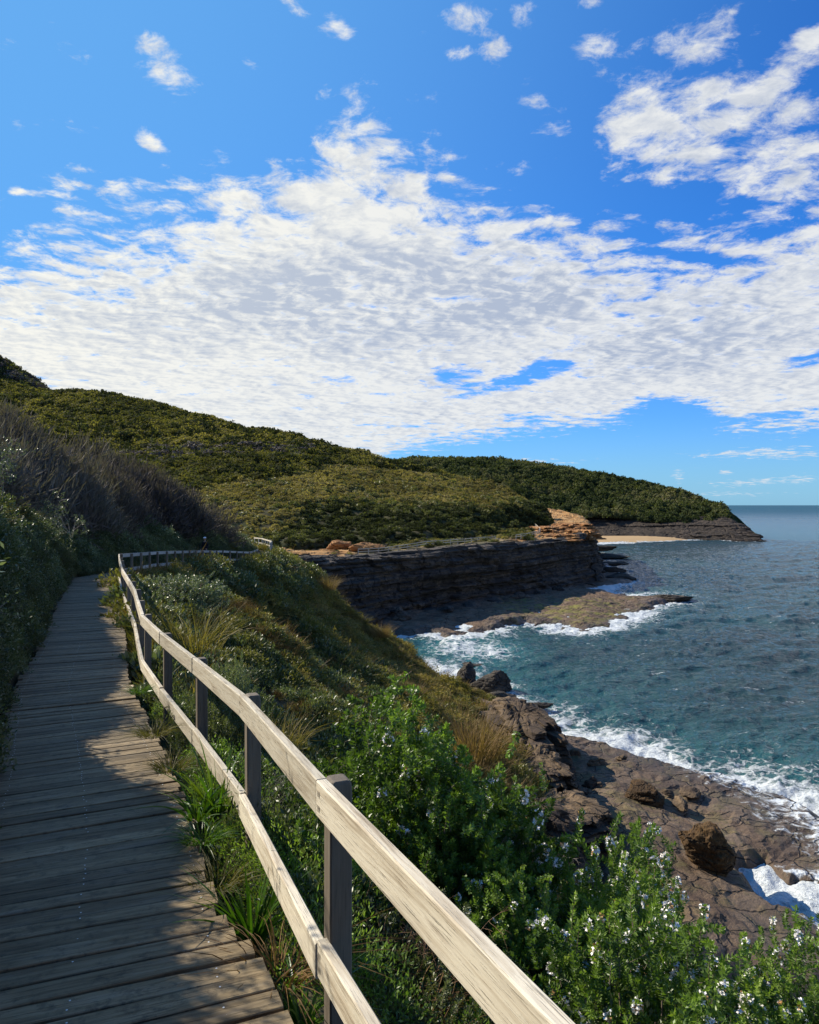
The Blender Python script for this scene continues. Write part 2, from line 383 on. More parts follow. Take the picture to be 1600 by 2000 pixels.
    white = m.mix(glow, (.82, .84, .85), (1.0, .98, .88))
    grey = m.mix(glow, (.43, .50, .64), (.58, .63, .70))
    cc = m.mix(sh, white, grey)
    cc = m.mix(m.map(el, .0, .10, .55, 0), cc, (.60, .74, .88))
    k = .615/STR
    cc = m.mix(1., cc, (k, k, k), 'MULTIPLY')
    gm = m.mix(m.map(el, .0, .12, .55, 0), gm, (.30*k, .60*k, .84*k))
    gm = m.mix(m.map(sd, .15, 1.0, 0, .9), gm, (.15*k, .44*k, .86*k))
    fin = m.mix(m.math('MULTIPLY', alpha, .97), gm, cc)
    bg = m.a('ShaderNodeBackground', None, Color=fin, Strength=STR).outputs[0]
    o = m.n.new('ShaderNodeOutputWorld'); m.t.links.new(bg, o.inputs[0])
SKYV = 1.0
world()
W.cycles.sampling_method = 'MANUAL'; W.cycles.sample_map_resolution = 256
sl = bpy.data.lights.new('sun', 'SUN'); sl.energy = 5.0; sl.angle = math.radians(.55); sl.color = (1., .92, .76)
so = bpy.data.objects.new('sun', sl); C.objects.link(so); so.rotation_euler = (-sun_dir).to_track_quat('-Z', 'Y').to_euler()
cam = bpy.data.cameras.new('camera'); co = bpy.data.objects.new('camera', cam); C.objects.link(co)
cam.sensor_fit = 'VERTICAL'; cam.sensor_height = 36; cam.sensor_width = 36; cam.lens = 36*F/2000; cam.shift_y = -14/2000
cam.clip_end = 60000; cam.clip_start = .05; co.rotation_euler = (math.pi/2, 0, 0)
S = bpy.context.scene; S.camera = co
S.view_settings.view_transform = 'Standard'; S.view_settings.look = 'None'; S.view_settings.exposure = 0.70; S.view_settings.gamma = 1
S.cycles.max_bounces = 5; S.cycles.diffuse_bounces = 2; S.cycles.transparent_max_bounces = 4

# ------------------------------------------------------------------ path geometry
RY = np.array([-8, 1.47, 2.9, 4.72, 6.5, 8.8, 10.3, 14.3, 20., 27.8, 35, 45, 52, 60, 72, 82, 90, 100])
RX = np.array([4.5, .325, -.356, -1.04, -1.86, -3.0, -3.72, -5.3, -7.75, -10.9, -12.0, -12.9, -13.1, -12.8, -13.9, -15.2, -18, -24])
RH = np.array([1.0, 1.03, 1.065, 1.22, 1.355, 1.465, 1.52, 1.6, 1.7, 1.84, 2.2, 2.76, 3.2, 3.8, 4.0, 4.0, 4.0, 4.2])
yy = np.linspace(-8, 100, 2200)
pxs = np.interp(yy, RY, RX); phs = np.interp(yy, RY, RH)
ker = np.hanning(31); ker /= ker.sum()
def smo(a): 
    b = np.concatenate([2*a[0]-a[15:0:-1], a, 2*a[-1]-a[-2:-17:-1]]); return np.convolve(b, ker, 'valid')
pxs = smo(pxs); phs = smo(phs)
seg = np.hypot(np.diff(yy), np.diff(pxs)); ss = np.concatenate([[0], np.cumsum(seg)])
def path(s, off=0., dz=0.):
    """point at arc length s; off: metres to the right of the rail line; z: rail top level + dz"""
    s = np.asarray(s, float)
    x = np.interp(s, ss, pxs); y = np.interp(s, ss, yy); h = np.interp(s, ss, phs)
    x2 = np.interp(s+.2, ss, pxs); y2 = np.interp(s+.2, ss, yy); x1 = np.interp(s-.2, ss, pxs); y1 = np.interp(s-.2, ss, yy)
    tx, ty = x2-x1, y2-y1; l = np.hypot(tx, ty)+1e-9; tx, ty = tx/l, ty/l
    return np.stack([x+ty*off, y-tx*off, -h+dz], -1), np.stack([tx, ty, 0*tx], -1)
def s_at(Y): return np.interp(Y, yy, ss)
DK = -.87   # deck below rail top

# ------------------------------------------------------------------ terrain
def slope_ground():
    R = [
     [(3.2,-8,-2.2),(8,-6,-7),(12,-4,-14),(16,-2,-21.0),(20,0,-24)],
     [(.35,1.5,-2.15),(2.6,4.0,-4.2),(7,6.5,-10),(12,9,-21.0),(15,11,-24)],
     [(-.28,2.9,-2.2),(2.3,6.8,-4.8),(6.7,12.5,-11),(11.5,19,-21.0),(14,20,-24)],
     [(-1.75,6.5,-2.4),(1.0,13.0,-6.6),(5.5,23,-13.4),(10.6,33,-20.9),(13,34,-24)],
     [(-3.6,10.3,-2.6),(-.7,19.,-7.8),(4.3,34,-15.5),(10,47,-20.9),(12.5,49,-24)],
     [(-5.2,14.3,-2.7),(-2.4,26,-8.2),(4,46,-16),(10.6,63,-20.9),(13,65,-24)],
     [(-10.7,27.8,-2.95),(-5.4,42,-9.3),(2,58,-15.5),(9.8,75,-21.2),(12,77,-24)],
     [(-12.7,45,-3.85),(-7.8,56,-10.0),(0,70,-16.8),(8,90,-21.8),(10,92,-24)],
     [(-12.6,61,-4.9),(-8.9,70,-10.1),(-2.6,82,-16.8),(5.5,97,-22),(8,99,-24)],
     [(-15.0,82,-5.1),(-10.8,85,-9.9),(-4,90,-16.4),(4,99,-22.2),(6,103,-24)],
     [(-24,92,-5.3),(-18,96,-12),(-12,99,-18),(-3,104,-22.3),(-2,108,-25)],
     [(-40,100,-7),(-30,104,-16),(-22,108,-21),(-12,110,-23),(-10,114,-26)]]
    rows = list(zip(*R))
    g = loft(rows, 170, 520)
    n = up(gnormals(g)); x, y, z = g[..., 0], g[..., 1], g[..., 2]
    w = sstep(0, .12, np.linspace(0, 1, 170))[:, None]
    d = fbm(x*.12, y*.12, z*.12, 4, 3)*2.2 + fbm(x*.6, y*.6, z*.6, 4, 9)*.55
    # erosion gullies running down the slope
    d = d - np.abs(fbm(x*.16+z*.05, y*.16, None, 3, 40))*0.9
    near = sstep(2, 14, y)
    g = g + n*(d*w*(.25+.75*near))[..., None]
    # layered rock foot
    return g
GS = slope_ground()
def slope_mat():
    m = N('slope_ground'); p = m.pos(); z = m.a('ShaderNodeSeparateXYZ', None, i0=p).outputs[2]
    n = m.noise(p, 1.1, 6); nb = m.noise(p, .22, 4)
    soilc = m.ramp(n, [(.3, (.05, .045, .025)), (.55, (.12, .10, .055)), (.75, (.22, .17, .10))])
    st = m.noise(m.vm('MULTIPLY', p, (.15, .15, 2.4)), 1., 6, .65)
    rk = m.ramp(st, [(.32, (.03, .02, .015)), (.5, (.12, .08, .05)), (.62, (.27, .19, .12)), (.7, (.10, .07, .05))])
    f = m.map(m.math('ADD', z, m.math('MULTIPLY', m.math('SUBTRACT', nb, .5), 8.)), -18.6, -17.2, 1, 0)
    col = m.mix(f, soilc, rk)
    bare = m.map(nb, .56, .64)
    col = m.mix(m.math('MULTIPLY', bare, .7), col, (.19, .155, .115))
    h = m.math('ADD', m.math('MULTIPLY', st, m.math('MULTIPLY', f, 2.)), n)
    return m.out(m.bsdf(col, .9, m.bump(h, .9, .35), .15))
M['slope'] = slope_mat()
obj('coastal_slope', gmesh('coastal_slope', GS, M['slope']), kind='structure')

def bank_ground():
    Ys = [-8, 3, 10, 18, 24, 28, 35, 45, 60, 75, 85, 98]
    D = [-1.9, -1.45, 0, .5, 1.2, 2.2, 4, 8, 16, 35]
    n_ = [-.35,-.35,-.15,.85,2.15,3.35,4.5,6.0,8,12]
    n2_ = [-.35,-.35,-.15,.90,2.28,3.52,4.72,6.2,8,12]
    Hs = {-8: n2_, 3: n2_, 10: n_, 18: [-.35,-.35,-.15,.8,2.0,3.2,3.6,4.0,7,12], 24: [-.35,-.35,-.15,.6,1.5,2.4,2.4,2.5,5,7], 28: [-.35,-.35,-.15,.7,1.4,1.8,1.6,2.3,5.0,7],
          35: [-.35,-.35,-.15,.6,1.2,1.8,2.2,4.0,6.2,8], 45: [-.35,-.35,-.15,.6,1.2,1.8,2.8,5.0,6.2,7], 60: [-.35,-.35,-.15,.6,1.2,1.9,2.9,4.6,5.6,6],
          75: [-.35,-.35,-.15,.5,1.1,1.9,2.8,3.6,4.0,4], 85: [-.35,-.35,-.15,.3,.6,.9,1.0,.8,0,-3], 98: [-.35,-.35,-.2,-.2,-.3,-.5,-1,-3,-6,-12]}
    rows = []
    for k, d in enumerate(D):
        off = -(1.55+d) if k > 1 else (-.9 if k == 1 else .15)
        r = []
        for Y in Ys:
            p, _ = path(s_at(Y), off, DK+Hs[Y][k]); r.append(tuple(p))
        rows.append(r)
    g = loft(rows, 130, 420)
    x, y, z = g[..., 0], g[..., 1], g[..., 2]
    w = sstep(.28, .5, np.linspace(0, 1, 130))[:, None]
    g[..., 2] += (fbm(x*.25, y*.25, None, 4, 21)*1.1)*w
    return g
GB = bank_ground()
obj('uphill_bank', gmesh('uphill_bank', GB, M['soil']), kind='structure')

def hill_ground():
    cols = [-700, -350, 0, 200, 400, 600, 800, 950, 1030, 1075]
    back = [560, 690, 760, 790, 830, 885, 925, 968, 1000, 1022]
    ridge= [540, 660, 756, 776, 817, 873, 913, 955, 992, 1016]
    up1  = [700, 790, 838, 855, 880, 912, 938, 968, 998, 1018]
    mid  = [880, 920, 940, 955, 975, 978, 982, 988, 1003, 1019]
    dk   = [960, 985, 1005, 1015, 1030, 1038, 1030, 1024, 1018, 1021]
    foot = [1030, 1045, 1058, 1066, 1072, 1069, 1058, 1047, 1036, 1026]
    YB = [470, 460, 450, 430, 410, 390, 370, 350, 320, 300]
    YR = [390, 385, 375, 360, 345, 330, 315, 300, 275, 262]
    YU = [290, 285, 280, 275, 268, 262, 262, 262, 258, 256]
    YM = [190, 190, 192, 196, 200, 204, 215, 228, 242, 252]
    YD = [150, 150, 152, 158, 168, 178, 192, 212, 236, 250]
    YF = [112, 114, 124, 136, 150, 161, 176, 200, 228, 247]
    rows = []
    for py, Y in ((back, YB), (ridge, YR), (up1, YU), (mid, YM), (dk, YD), (foot, YF)):
        rows.append([P(c, a, b) for c, a, b in zip(cols, py, Y)])
    rows[0] = [(x, y, z-25) for x, y, z in rows[0]]
    rows.append([(x, y-3, z-7) for x, y, z in rows[-1]])
    g = loft(rows, 150, 300)
    x, y, z = g[..., 0], g[..., 1], g[..., 2]
    g[..., 2] += fbm(x*.02, y*.02, None, 3, 5)*3.5+fbm(x*.1, y*.1, None, 3, 6)*1.6
    return g
GH = hill_ground()
obj('hill', gmesh('hill', GH, M['soil']), kind='structure')
def peak_ground():
    cols = [-900, -500, -150, 0, 35, 70, 130, 200]
    rows = []
    for dY, dy in ((120, 60), (0, 0), (-60, 60), (-150, 130)):
        rows.append([P(c, a+dy, 470+dY) for c, a in zip(cols, [350, 480, 620, 703, 727, 752, 790, 830])])
    g = loft(rows, 50, 120); x, y = g[..., 0], g[..., 1]
    g[..., 2] += fbm(x*.05, y*.05, None, 4, 77)*5
    return g
GP = peak_ground()
obj('mountain', gmesh('mountain', GP, M['soil']), kind='structure')

# cliff below the lookout path
def strata_disp(g, amp, s, zf=1.0, hs=.06, bk_=1.):
    n = gnormals(g); x, y, z = g[..., 0], g[..., 1], g[..., 2]
    n = np.where((n[..., 1:2] > 0) & (np.abs(n[..., 1:2]) > .05), -n, n)
    zz = z+fbm(x*.02, y*.02, None, 2, s)*1.6
    lay = vnoise(x*.012, y*.012, zz*zf, s+1)*.6+vnoise(x*.03, y*.03, zz*zf*2.7, s+2)*.4
    lay = np.sign(lay)*np.abs(lay)**.6
    d = lay*amp + fbm(x*hs, y*hs, z*hs*.6, 4, s+3)*amp*2.2 + fbm(x*.5, y*.5, z*.5, 3, s+5)*amp*.8
    crack = np.abs(vnoise(x*.22, y*.22, z*.03, s+8)); d = d - np.exp(-crack*14)*amp*.9
    al = (x*.65+y*.76)*bk_; band = np.floor(zz/1.7); ww = fbm(x*.06, y*.06, z*.2, 3, s+11)*2
    bl = np.floor(al/4.2+band*.37+ww); b2 = np.floor(al/1.7+np.floor(zz/.7)*.41+ww*2)
    d = d+(_h(bl.astype(np.int64), band.astype(np.int64), 0*bl.astype(np.int64), s)-.5)*amp*2.0+(_h(b2.astype(np.int64), np.floor(zz/.7).astype(np.int64), 0*bl.astype(np.int64), s+1)-.5)*amp*.7
    n2 = n.copy(); n2[..., 2] *= .3
    return g+n2*d[..., None]
top = [(420,1088,112),(520,1092,120),(600,1094,128),(700,1092,136),(780,1086,143),(860,1079,150),(950,1069,163),(1050,1062,185),(1110,1051,200),(1153,1040,213),(1154,1040,213.5),(1158,1036,235),(1145,1022,265),(1110,1014,310)]
base= [(430,1290,0),(520,1252,0),(600,1240,0),(700,1226,0),(765,1206,0),(830,1190,0),(930,1171,0),(1060,1153,0),(1118,1144,0),(1168,1134,0),(1169,1133.5,0),(1176,1114,0),(1172,1098,0),(1130,1075,0)]
def cliff_ground():
    rt = [P(*t) for t in top]; rb = [PZ(a, b, -21.) for a, b, _ in base]
    rows = [[(x*1.02, y*1.04, z+.5) for x, y, z in rt], rt]
    for f, q in ((.3, .16), (.65, .45), (1., 1.)):
        rows.append([tuple(np.array(a)*(1-np.array([q, q, f]))+np.array(b)*np.array([q, q, f])) for a, b in zip(rt, rb)])
    rows.append([(x+.8, y-1.5, -23.) for x, y, z in rb])
    g = loft(rows, 150, 700)
    return strata_disp(g, .75, 31, .9)
GC = cliff_ground()
obj('cliff', gmesh('cliff', GC, M['cliff'], smooth=False), kind='structure')
def shelf_ground():
    fr = [(x*1.008-.6, y*1.012+.5, z) for x, y, z in [P(*t) for t in top[:10]+top[11:12]]]
    bk = [P(380,1068,150),P(500,1070,156),P(600,1070,164),P(712,1064,172),P(790,1056,180),P(870,1050,192),P(960,1044,208),P(1040,1022,246),P(1085,1011,275),P(1135,1011,285),P(1148,1016,285)]
    pt = [P(390,1078,132),P(505,1081,138),P(600,1083,144),P(712,1081,150),P(785,1075,156),P(865,1067,166),P(955,1058,180),P(1047,1044,208),P(1095,1030,232),P(1143,1026,245),P(1154,1026,258)]
    rows = [[(x-4, y+30, z+3) for x, y, z in bk], bk, pt, fr, [(x-.2, y+.8, z-2.5) for x, y, z in fr]]
    g = loft(rows, 110, 420); x, y, z = g[..., 0], g[..., 1], g[..., 2]
    e = fbm(x*.12, y*.12, None, 4, 51)
    g[..., 2] += np.round(e*5)/5*1.1+e*.4
    return g
GF = shelf_ground()
def shelf_mat():
    m = N('clifftop_rock'); p = m.pos()
    n = m.noise(p, .25, 6, .6); f = m.noise(p, 2., 5, .7)
    x = m.a('ShaderNodeSeparateXYZ', None, i0=p).outputs[0]
    c1 = m.ramp(n, [(.32, (.11, .055, .02)), (.45, (.33, .17, .06)), (.6, (.47, .28, .12)), (.72, (.50, .35, .19))])
    c2 = m.ramp(n, [(.35, (.06, .055, .03)), (.55, (.16, .13, .07)), (.7, (.50, .33, .16))])
    c = m.mix(m.math('MAXIMUM', m.map(x, 22., 30.), m.map(x, -9., -13.)), c2, c1)
    c = m.mix(m.map(f, .5, .7, 0, .6), c, (.07, .05, .03))
    return m.out(m.bsdf(c, .9, m.bump(m.math('ADD', n, m.math('MULTIPLY', f, .3)), .9, .5), .15))
M['shelf'] = shelf_mat()
obj('cliff_top', gmesh('cliff_top', GF, M['shelf'], smooth=False), kind='structure')

def head_ground():
    cols = [560, 700, 800, 920, 1060, 1200, 1300, 1370, 1420, 1462, 1480]
    ridge= [960, 930, 908, 904, 917, 940, 962, 990, 1008, 1030, 1048]
    low  = [1015,1012,1010,1012, 1014, 1016, 1021, 1020, 1019, 1036, 1052]
    YR =   [600, 610, 620, 630, 625, 600, 575, 545, 515, 490, 478]
    YL =   [460, 460, 470, 490, 510, 505, 492, 486, 482, 474, 470]
    rr = [P(*t) for t in zip(cols, ridge, YR)]; ll = [P(*t) for t in zip(cols, low, YL)]
    bk = [(x*1.1, y+130, z-22) for x, y, z in rr]
    md = [((a[0]+b[0])/2, (a[1]*.45+b[1]*.55), a[2]*.45+b[2]*.55+2.5) for a, b in zip(rr, ll)]
    g = loft([bk, rr, md, ll], 80, 260); x, y = g[..., 0], g[..., 1]
    g[..., 2] += fbm(x*.03, y*.03, None, 3, 61)*3-sstep(.80, .9, np.linspace(0, 1, 260))[None]*4
    ft = [P(560,1060,430),P(700,1058,440),P(800,1054,455),P(920,1050,480),P(1060,1047,495),P(1200,1048,483),P(1300,1053,468),P(1370,1054,460),P(1430,1056,450),P(1480,1057,446),P(1492,1057,446)]
    fo = [(x, y, -21.3) for x, y, z in ft]
    l2 = [P(560,1013,470),P(700,1010,470),P(800,1008,480),P(920,1010,500),P(1060,1011,518),P(1200,1012,512),P(1300,1014,498),P(1370,1010,490),P(1415,1009,484),P(1450,1024,474),P(1480,1043,462)]
    rows = [l2, [tuple(np.array(a)*.7+np.array(b)*.3) for a, b in zip(l2, fo)], [tuple(np.array(a)*.3+np.array(b)*.7) for a, b in zip(l2, fo)], fo, [(x+2, y-4, -23.5) for x, y, z in fo]]
    # round off the tip so that it closes seaward
    for r in rows:
        x, y, z = r[-1]; r.append((x+2, y+14, z)); r.append((x-6, y+50, z))
    c = strata_disp(loft(rows, 90, 620), 1.3, 71, .45, .03, .5)
    return g, c
GD, GDC = head_ground()
obj('headland', gmesh('headland', GD, M['soil']), kind='structure')
obj('headland_cliff', gmesh('headland_cliff', GDC, M['headcliff'], smooth=False), kind='structure')
bf = [PZ(1100,1067,-22.3),PZ(1160,1065,-22.3),PZ(1200,1063.5,-22.3),PZ(1260,1060.5,-22.3),PZ(1330,1057,-22.3),PZ(1400,1056,-22.4)]
bb = [P(1100,1044,520),P(1150,1045,510),P(1200,1046.5,495),P(1260,1050,480),P(1330,1052,474),P(1400,1052.5,470)]
bb = [(x, y, -19.8) for x, y, z in bb]
gb = loft([bf, [tuple((np.array(a)*.6+np.array(b)*.4)) for a, b in zip(bf, bb)], bb], 20, 60)
obj('beach', gmesh('beach', gb, M['sand']), kind='structure')

# ------------------------------------------------------------------ shore platforms (height fields cut by the sea)
def poly_sd(pts, X, Y):
    pts = np.asarray(pts, float); sh = X.shape; p = np.stack([X.ravel(), Y.ravel()], 1)
    d = np.full(len(p), 1e9); ins = np.zeros(len(p), bool)
    for a, b in zip(pts, np.roll(pts, -1, 0)):
        ab = b-a; t = np.clip(((p-a)@ab)/(ab@ab+1e-9), 0, 1)
        d = np.minimum(d, np.linalg.norm(p-a-t[:, None]*ab, axis=1))
        c = ((a[1] > p[:, 1]) != (b[1] > p[:, 1])) & (p[:, 0] < (b[0]-a[0])*(p[:, 1]-a[1])/(b[1]-a[1]+1e-12)+a[0])
        ins ^= c
    return np.where(ins, d, -d).reshape(sh)
def pxpoly(L, z=-21.6): return [PZ(a, b, z)[:2] for a, b in L]
NEARP = pxpoly([(975,1378),(1010,1388),(1045,1402),(1075,1412),(1105,1428),(1150,1438),(1200,1440),(1250,1452),(1300,1470),(1350,1490),(1395,1508),(1450,1508),(1500,1528),(1560,1552),(1600,1572),(1700,1620),(1800,1700),(1800,1900),(1500,2000),(1250,2000),(1120,1760),(1060,1600),(1010,1450)])
CHAN = pxpoly([(1440,1690),(1480,1686),(1530,1716),(1600,1728),(1720,1775),(1720,1830),(1600,1778),(1510,1762),(1460,1722)])
LEDGE = pxpoly([(740,1232),(790,1240),(830,1234),(845,1240),(885,1250),(905,1240),(915,1247),(950,1230),(970,1234),(990,1219),(1030,1214),(1048,1222),(1060,1217),(1085,1232),(1100,1229),(1150,1236),(1175,1225),(1195,1229),(1215,1212),(1240,1211),(1252,1202),(1262,1198),(1260,1190),(1282,1188),(1290,1181),(1318,1176),(1300,1166),(1275,1165),(1235,1170),(1225,1161),(1205,1160),(1180,1152),(1240,1137),(1215,1128),(1185,1127),(1195,1114),(1178,1104),(1150,1110),(1000,1140),(880,1160),(780,1180),(700,1210)])
FING = [pxpoly([(1160,1078),(1200,1083),(1175,1090),(1160,1092)]), pxpoly([(1165,1096),(1205,1100),(1185,1106),(1160,1106)]), pxpoly([(1160,1116),(1243,1125),(1238,1135),(1180,1134),(1160,1128)]), pxpoly([(905,1286),(935,1288),(950,1300),(925,1303)]), pxpoly([(1020,1372),(1045,1375),(1040,1384),(1015,1384)])]
def hfield(name, X0, X1, Y0, Y1, st, near):
    xs = np.arange(X0, X1, st); ys = np.arange(Y0, Y1, st*(1 if near else 1.2))
    X, Y = np.meshgrid(xs, ys)
    wx = X+fbm(X*.22, Y*.22, None, 5, 90)*2.4; wy = Y+fbm(X*.22, Y*.22, None, 5, 95)*2.4*(1 if near else 1.7)
    if near:
        sd = poly_sd(NEARP, wx, wy); ch = poly_sd(CHAN, wx, wy)
        land = sstep(22, 10, X)*sstep(0, 6, sd)
        z = -22.6+np.clip(sd, -4, 2.2)*.62 + land*.9
        e = fbm(X*.08+3, Y*.08-X*.05, None, 6, 12)*1.3
        q_ = e*7+.04*X; st_ = (np.floor(q_)+sstep(.25, .75, q_-np.floor(q_)))/7
        z += st_*1.05*np.clip(sd*.4, 0, 1)+fbm(X*.9, Y*.9, None, 4, 14)*.15
        z -= np.clip(ch+.8, 0, 2)*1.3
        wash = sstep(11, 2, sd)*sstep(15, 25, X)*1.0+sstep(-2.2, 0, ch)*.75
        wash = np.maximum(wash, sstep(2.0, .1, sd)*.9); wash = np.maximum(wash, sstep(16, 26, X)*sstep(15, 4, sd)*.72)
        wet = sstep(12, 3, sd)*sstep(11, 20, X); alg = sstep(3., 6, sd)*sstep(18, 9, X)*.5
        alg = np.maximum(alg, .35*sstep(30, 40, Y)*sstep(1, 4, sd))
    else:
        sd = poly_sd(LEDGE, wx, wy)
        for q in FING: sd = np.maximum(sd, poly_sd(q, X+.3*(wx-X), Y+.3*(wy-Y)))
        z = -22.5+np.clip(sd, -4, 2.2)*.55+np.clip(sd-3, 0, 8)*.06
        e = fbm(X*.11, Y*.11, None, 5, 22)
        q_ = e*6; z += (np.floor(q_)+sstep(.25, .75, q_-np.floor(q_)))/6*1.1*np.clip(sd*.4, 0, 1)+fbm(X*.6, Y*.6, None, 4, 24)*.3
        wash = sstep(2.5, 0, sd)*.75; wet = sstep(6, 1, sd); 
        u = X/Y*F+800; v = HY-(-21.5)/Y*F
        alg = sstep(930, 1030, u)*sstep(1300, 1200, u)*sstep(1165, 1185, v)*1.0
    g = np.stack([X, Y, z], 2)
    sl = np.hypot(*np.gradient(z, st))
    keep = sd > -3.5
    f = grid_faces(*X.shape); kf = keep.ravel()[f].any(1); f = f[kf]
    at = dict(wash=(wash*np.clip(1.3-sl*.8, 0, 1)).ravel(), wet=wet.ravel(), alg=alg.ravel())
    me = mesh(name, g.reshape(-1, 3), f, at, False, [M['shore']])
    obj(name, me, kind='structure')
    return g, sd
GN1, SDN = hfield('rock_platform', 6, 62, 18, 86, .26, True)
hfield('rock_platform_far', -14, 84, 112, 300, .42, False)
bpy.data.objects['rock_platform_far'].name = 'rock_platform.001'

# ------------------------------------------------------------------ sea
def sea():
    az = np.radians(np.concatenate([np.linspace(-70, -12, 90)[:-1], np.linspace(-12, 31, 620)[:-1], np.linspace(31, 75, 70)]))
    r = np.concatenate([np.geomspace(14, 34, 40)[:-1], np.geomspace(34, 520, 620)[:-1], np.geomspace(520, 40000, 90)])
    A, R = np.meshgrid(az, r)
    X = R*np.sin(A); Y = R*np.cos(A)
    d = np.full(X.shape, 1e9); big = np.zeros(X.shape)
    m = (R < 560)
    x, y = X[m], Y[m]
    sdn = -poly_sd(NEARP, x, y); sdc = -poly_sd(CHAN, x, y); sdl = -poly_sd(LEDGE, x, y)
    foot = [(10.6,63),(9.8,75),(8,90),(6,97),(4.5,100),(-3,104),(-12,110),(-30,112),(-30,60)]
    sdf = -poly_sd(foot, x, y)
    cl = [q[:2] for q in (PZ(a, b, -21.) for a, b, _ in base)]
    sdcl = -poly_sd(cl+[(-40, 300)], x, y)
    fh = [(-200,480),(-60,455),(0,455),(45,480),(85,494),(136,482),(160,468),(182,460),(195,450),(209,446),(214,450),(214,520),(-200,560)]
    sdh = -poly_sd(fh, x, y)
    bl = [q[:2] for q in bf]; sdb = -poly_sd(bl+[(180,520),(60,540)], x, y)
    fn = np.full(x.shape, 1e9)
    for q in FING: fn = np.minimum(fn, -poly_sd(q, x, y))
    bo = np.minimum(np.hypot(x-9.6, y-89.5), np.hypot(x-10.2, y-82))-1.8
    nz = fbm(x*.05, y*.05, None, 3, 3); nz2 = fbm(x*.2, y*.2, None, 4, 8)
    def ex(s, w): return np.exp(-np.maximum(s, 0)/np.maximum(w, .3))
    u = x/y*F+800
    fo = ex(sdn, 7.0+12*nz)*1.10
    fo = np.maximum(fo, ex(sdn, 13+8*nz)*sstep(1150, 1450, u)*.80)
    fo = np.maximum(fo, ex(sdl, 6.+6*nz)*1.0); fo = np.maximum(fo, ex(sdf, 6.)*1.05)
    cove = np.exp(-(((x-9)/9)**2+((y-112)/13)**2)); fo = np.maximum(fo, cove*.95)
    tip = np.exp(-(((x-52)/15)**2+((y-168)/18)**2)); fo = np.maximum(fo, tip*1.0)
    fo = np.maximum(fo, np.exp(-(((x-60)/14)**2+((y-178)/12)**2))*.75)
    fo = np.maximum(fo, ex(bo, 3.5)*1.0); fo = np.maximum(fo, ex(fn, 2.)*.65)
    fo = np.maximum(fo, ex(sdh, 5.)*.85); fo = np.maximum(fo, ex(sdb, 5.)*.9); fo = np.maximum(fo, ex(sdc, 1.)*(sdc < 3)*1.2)
    fo = np.maximum(fo, np.exp(-(((x-250)/55)**2+((y-455)/22)**2))*.50)
    fo = fo+nz2*.25*fo
    foam = np.zeros(X.shape); foam[m] = np.clip(fo, 0, 1.3)
    tq = np.zeros(X.shape); tq[m] = np.clip(np.maximum(cove*1.1, np.maximum(ex(sdn, 14)*.45, np.maximum(ex(sdl, 12)*.35, ex(sdf, 12)*.7)))+nz*.2, 0, 1)
    # waves: crests roughly parallel to the near shore
    cx, cy = X*.80+Y*.6, -X*.6+Y*.80
    w = fbm(cx*.09, cy*.20, None, 3, 130)*1.0+(1-np.abs(fbm(cx*.22, cy*.5, None, 4, 131))*2)*.30+fbm(cx*.8, cy*1.1, None, 3, 132)*.10
    w *= .85*sstep(900, 250, R)
    w += np.clip(foam, 0, 1)*fbm(X*.7, Y*.7, None, 4, 140)*.38
    Z = SEA+w*1.05
    crest = w/.85
    f = grid_faces(*X.shape)[:, ::-1]
    me = mesh('sea', np.stack([X, Y, Z], 2).reshape(-1, 3), f, dict(foam=foam.ravel(), tq=tq.ravel(), crest=crest.ravel()), True)
    n = N('sea_water'); p = n.pos()
    fa = n.attr('foam'); tq_ = n.attr('tq'); cr = n.attr('crest')
    ang = n.a('ShaderNodeMapping', None, Vector=p, Rotation=(0, 0, math.radians(-36)), Scale=(.55, 1.1, 1.)).outputs[0]
    b1 = n.noise(ang, .34, 6, .66, dist=.3); b2 = n.noise(ang, 2.2, 5, .6)
    dist = n.a('ShaderNodeVectorMath', dict(operation='LENGTH'), i0=p).outputs['Value']
    h = n.math('ADD', n.math('MULTIPLY', b1, 1.0), n.math('MULTIPLY', b2, n.map(dist, 60, 400, .22, 0.02)))
    big = n.noise(n.vm('MULTIPLY', p, (.012, .03, .01)), 1., 4)
    col = n.ramp(big, [(.3, (.011, .030, .034)), (.55, (.017, .043, .047)), (.75, (.023, .060, .062))])
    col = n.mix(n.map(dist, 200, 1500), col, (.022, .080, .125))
    col = n.mix(tq_, col, (.03, .15, .165))
    fn1 = n.noise(p, .55, 8, .68, dist=1.2); fn2 = n.noise(p, 2.6, 6, .75, dist=.6)
    vz = n.a('ShaderNodeTexVoronoi', dict(feature='DISTANCE_TO_EDGE'), Vector=n.vm('ADD', p, n.vm('MULTIPLY', n.a('ShaderNodeTexNoise', None, Vector=p, Scale=.8, Detail=4.).outputs[1], (2.6, 2.6, 0.))), Scale=.75).outputs[0]
    lace = n.map(vz, .0, .22, 1, 0)
    v = n.math('ADD', n.math('MULTIPLY', fa, .95), n.math('ADD', n.math('MULTIPLY', n.math('SUBTRACT', fn1, .5), 1.25), n.math('ADD', n.math('MULTIPLY', n.math('SUBTRACT', fn2, .5), .7), n.math('MULTIPLY', lace, .24))))
    fm = n.math('MULTIPLY', n.map(v, .64, 1.02), n.map(fa, .06, .3))
    wc = n.noise(n.vm('MULTIPLY', ang, (1., 2.2, 1.)), .30, 5, .6)
    cap = n.math('MULTIPLY', n.map(wc, .635, .70), n.map(n.noise(p, 1.6, 4, .7), .46, .6))
    cap = n.math('MULTIPLY', cap, n.map(dist, 60, 110, .25, .8))
    fm = n.math('MAXIMUM', fm, cap)
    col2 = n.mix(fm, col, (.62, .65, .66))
    rough = n.math('ADD', n.map(dist, 120, 3000, .10, .55), n.math('MULTIPLY', fm, .4))
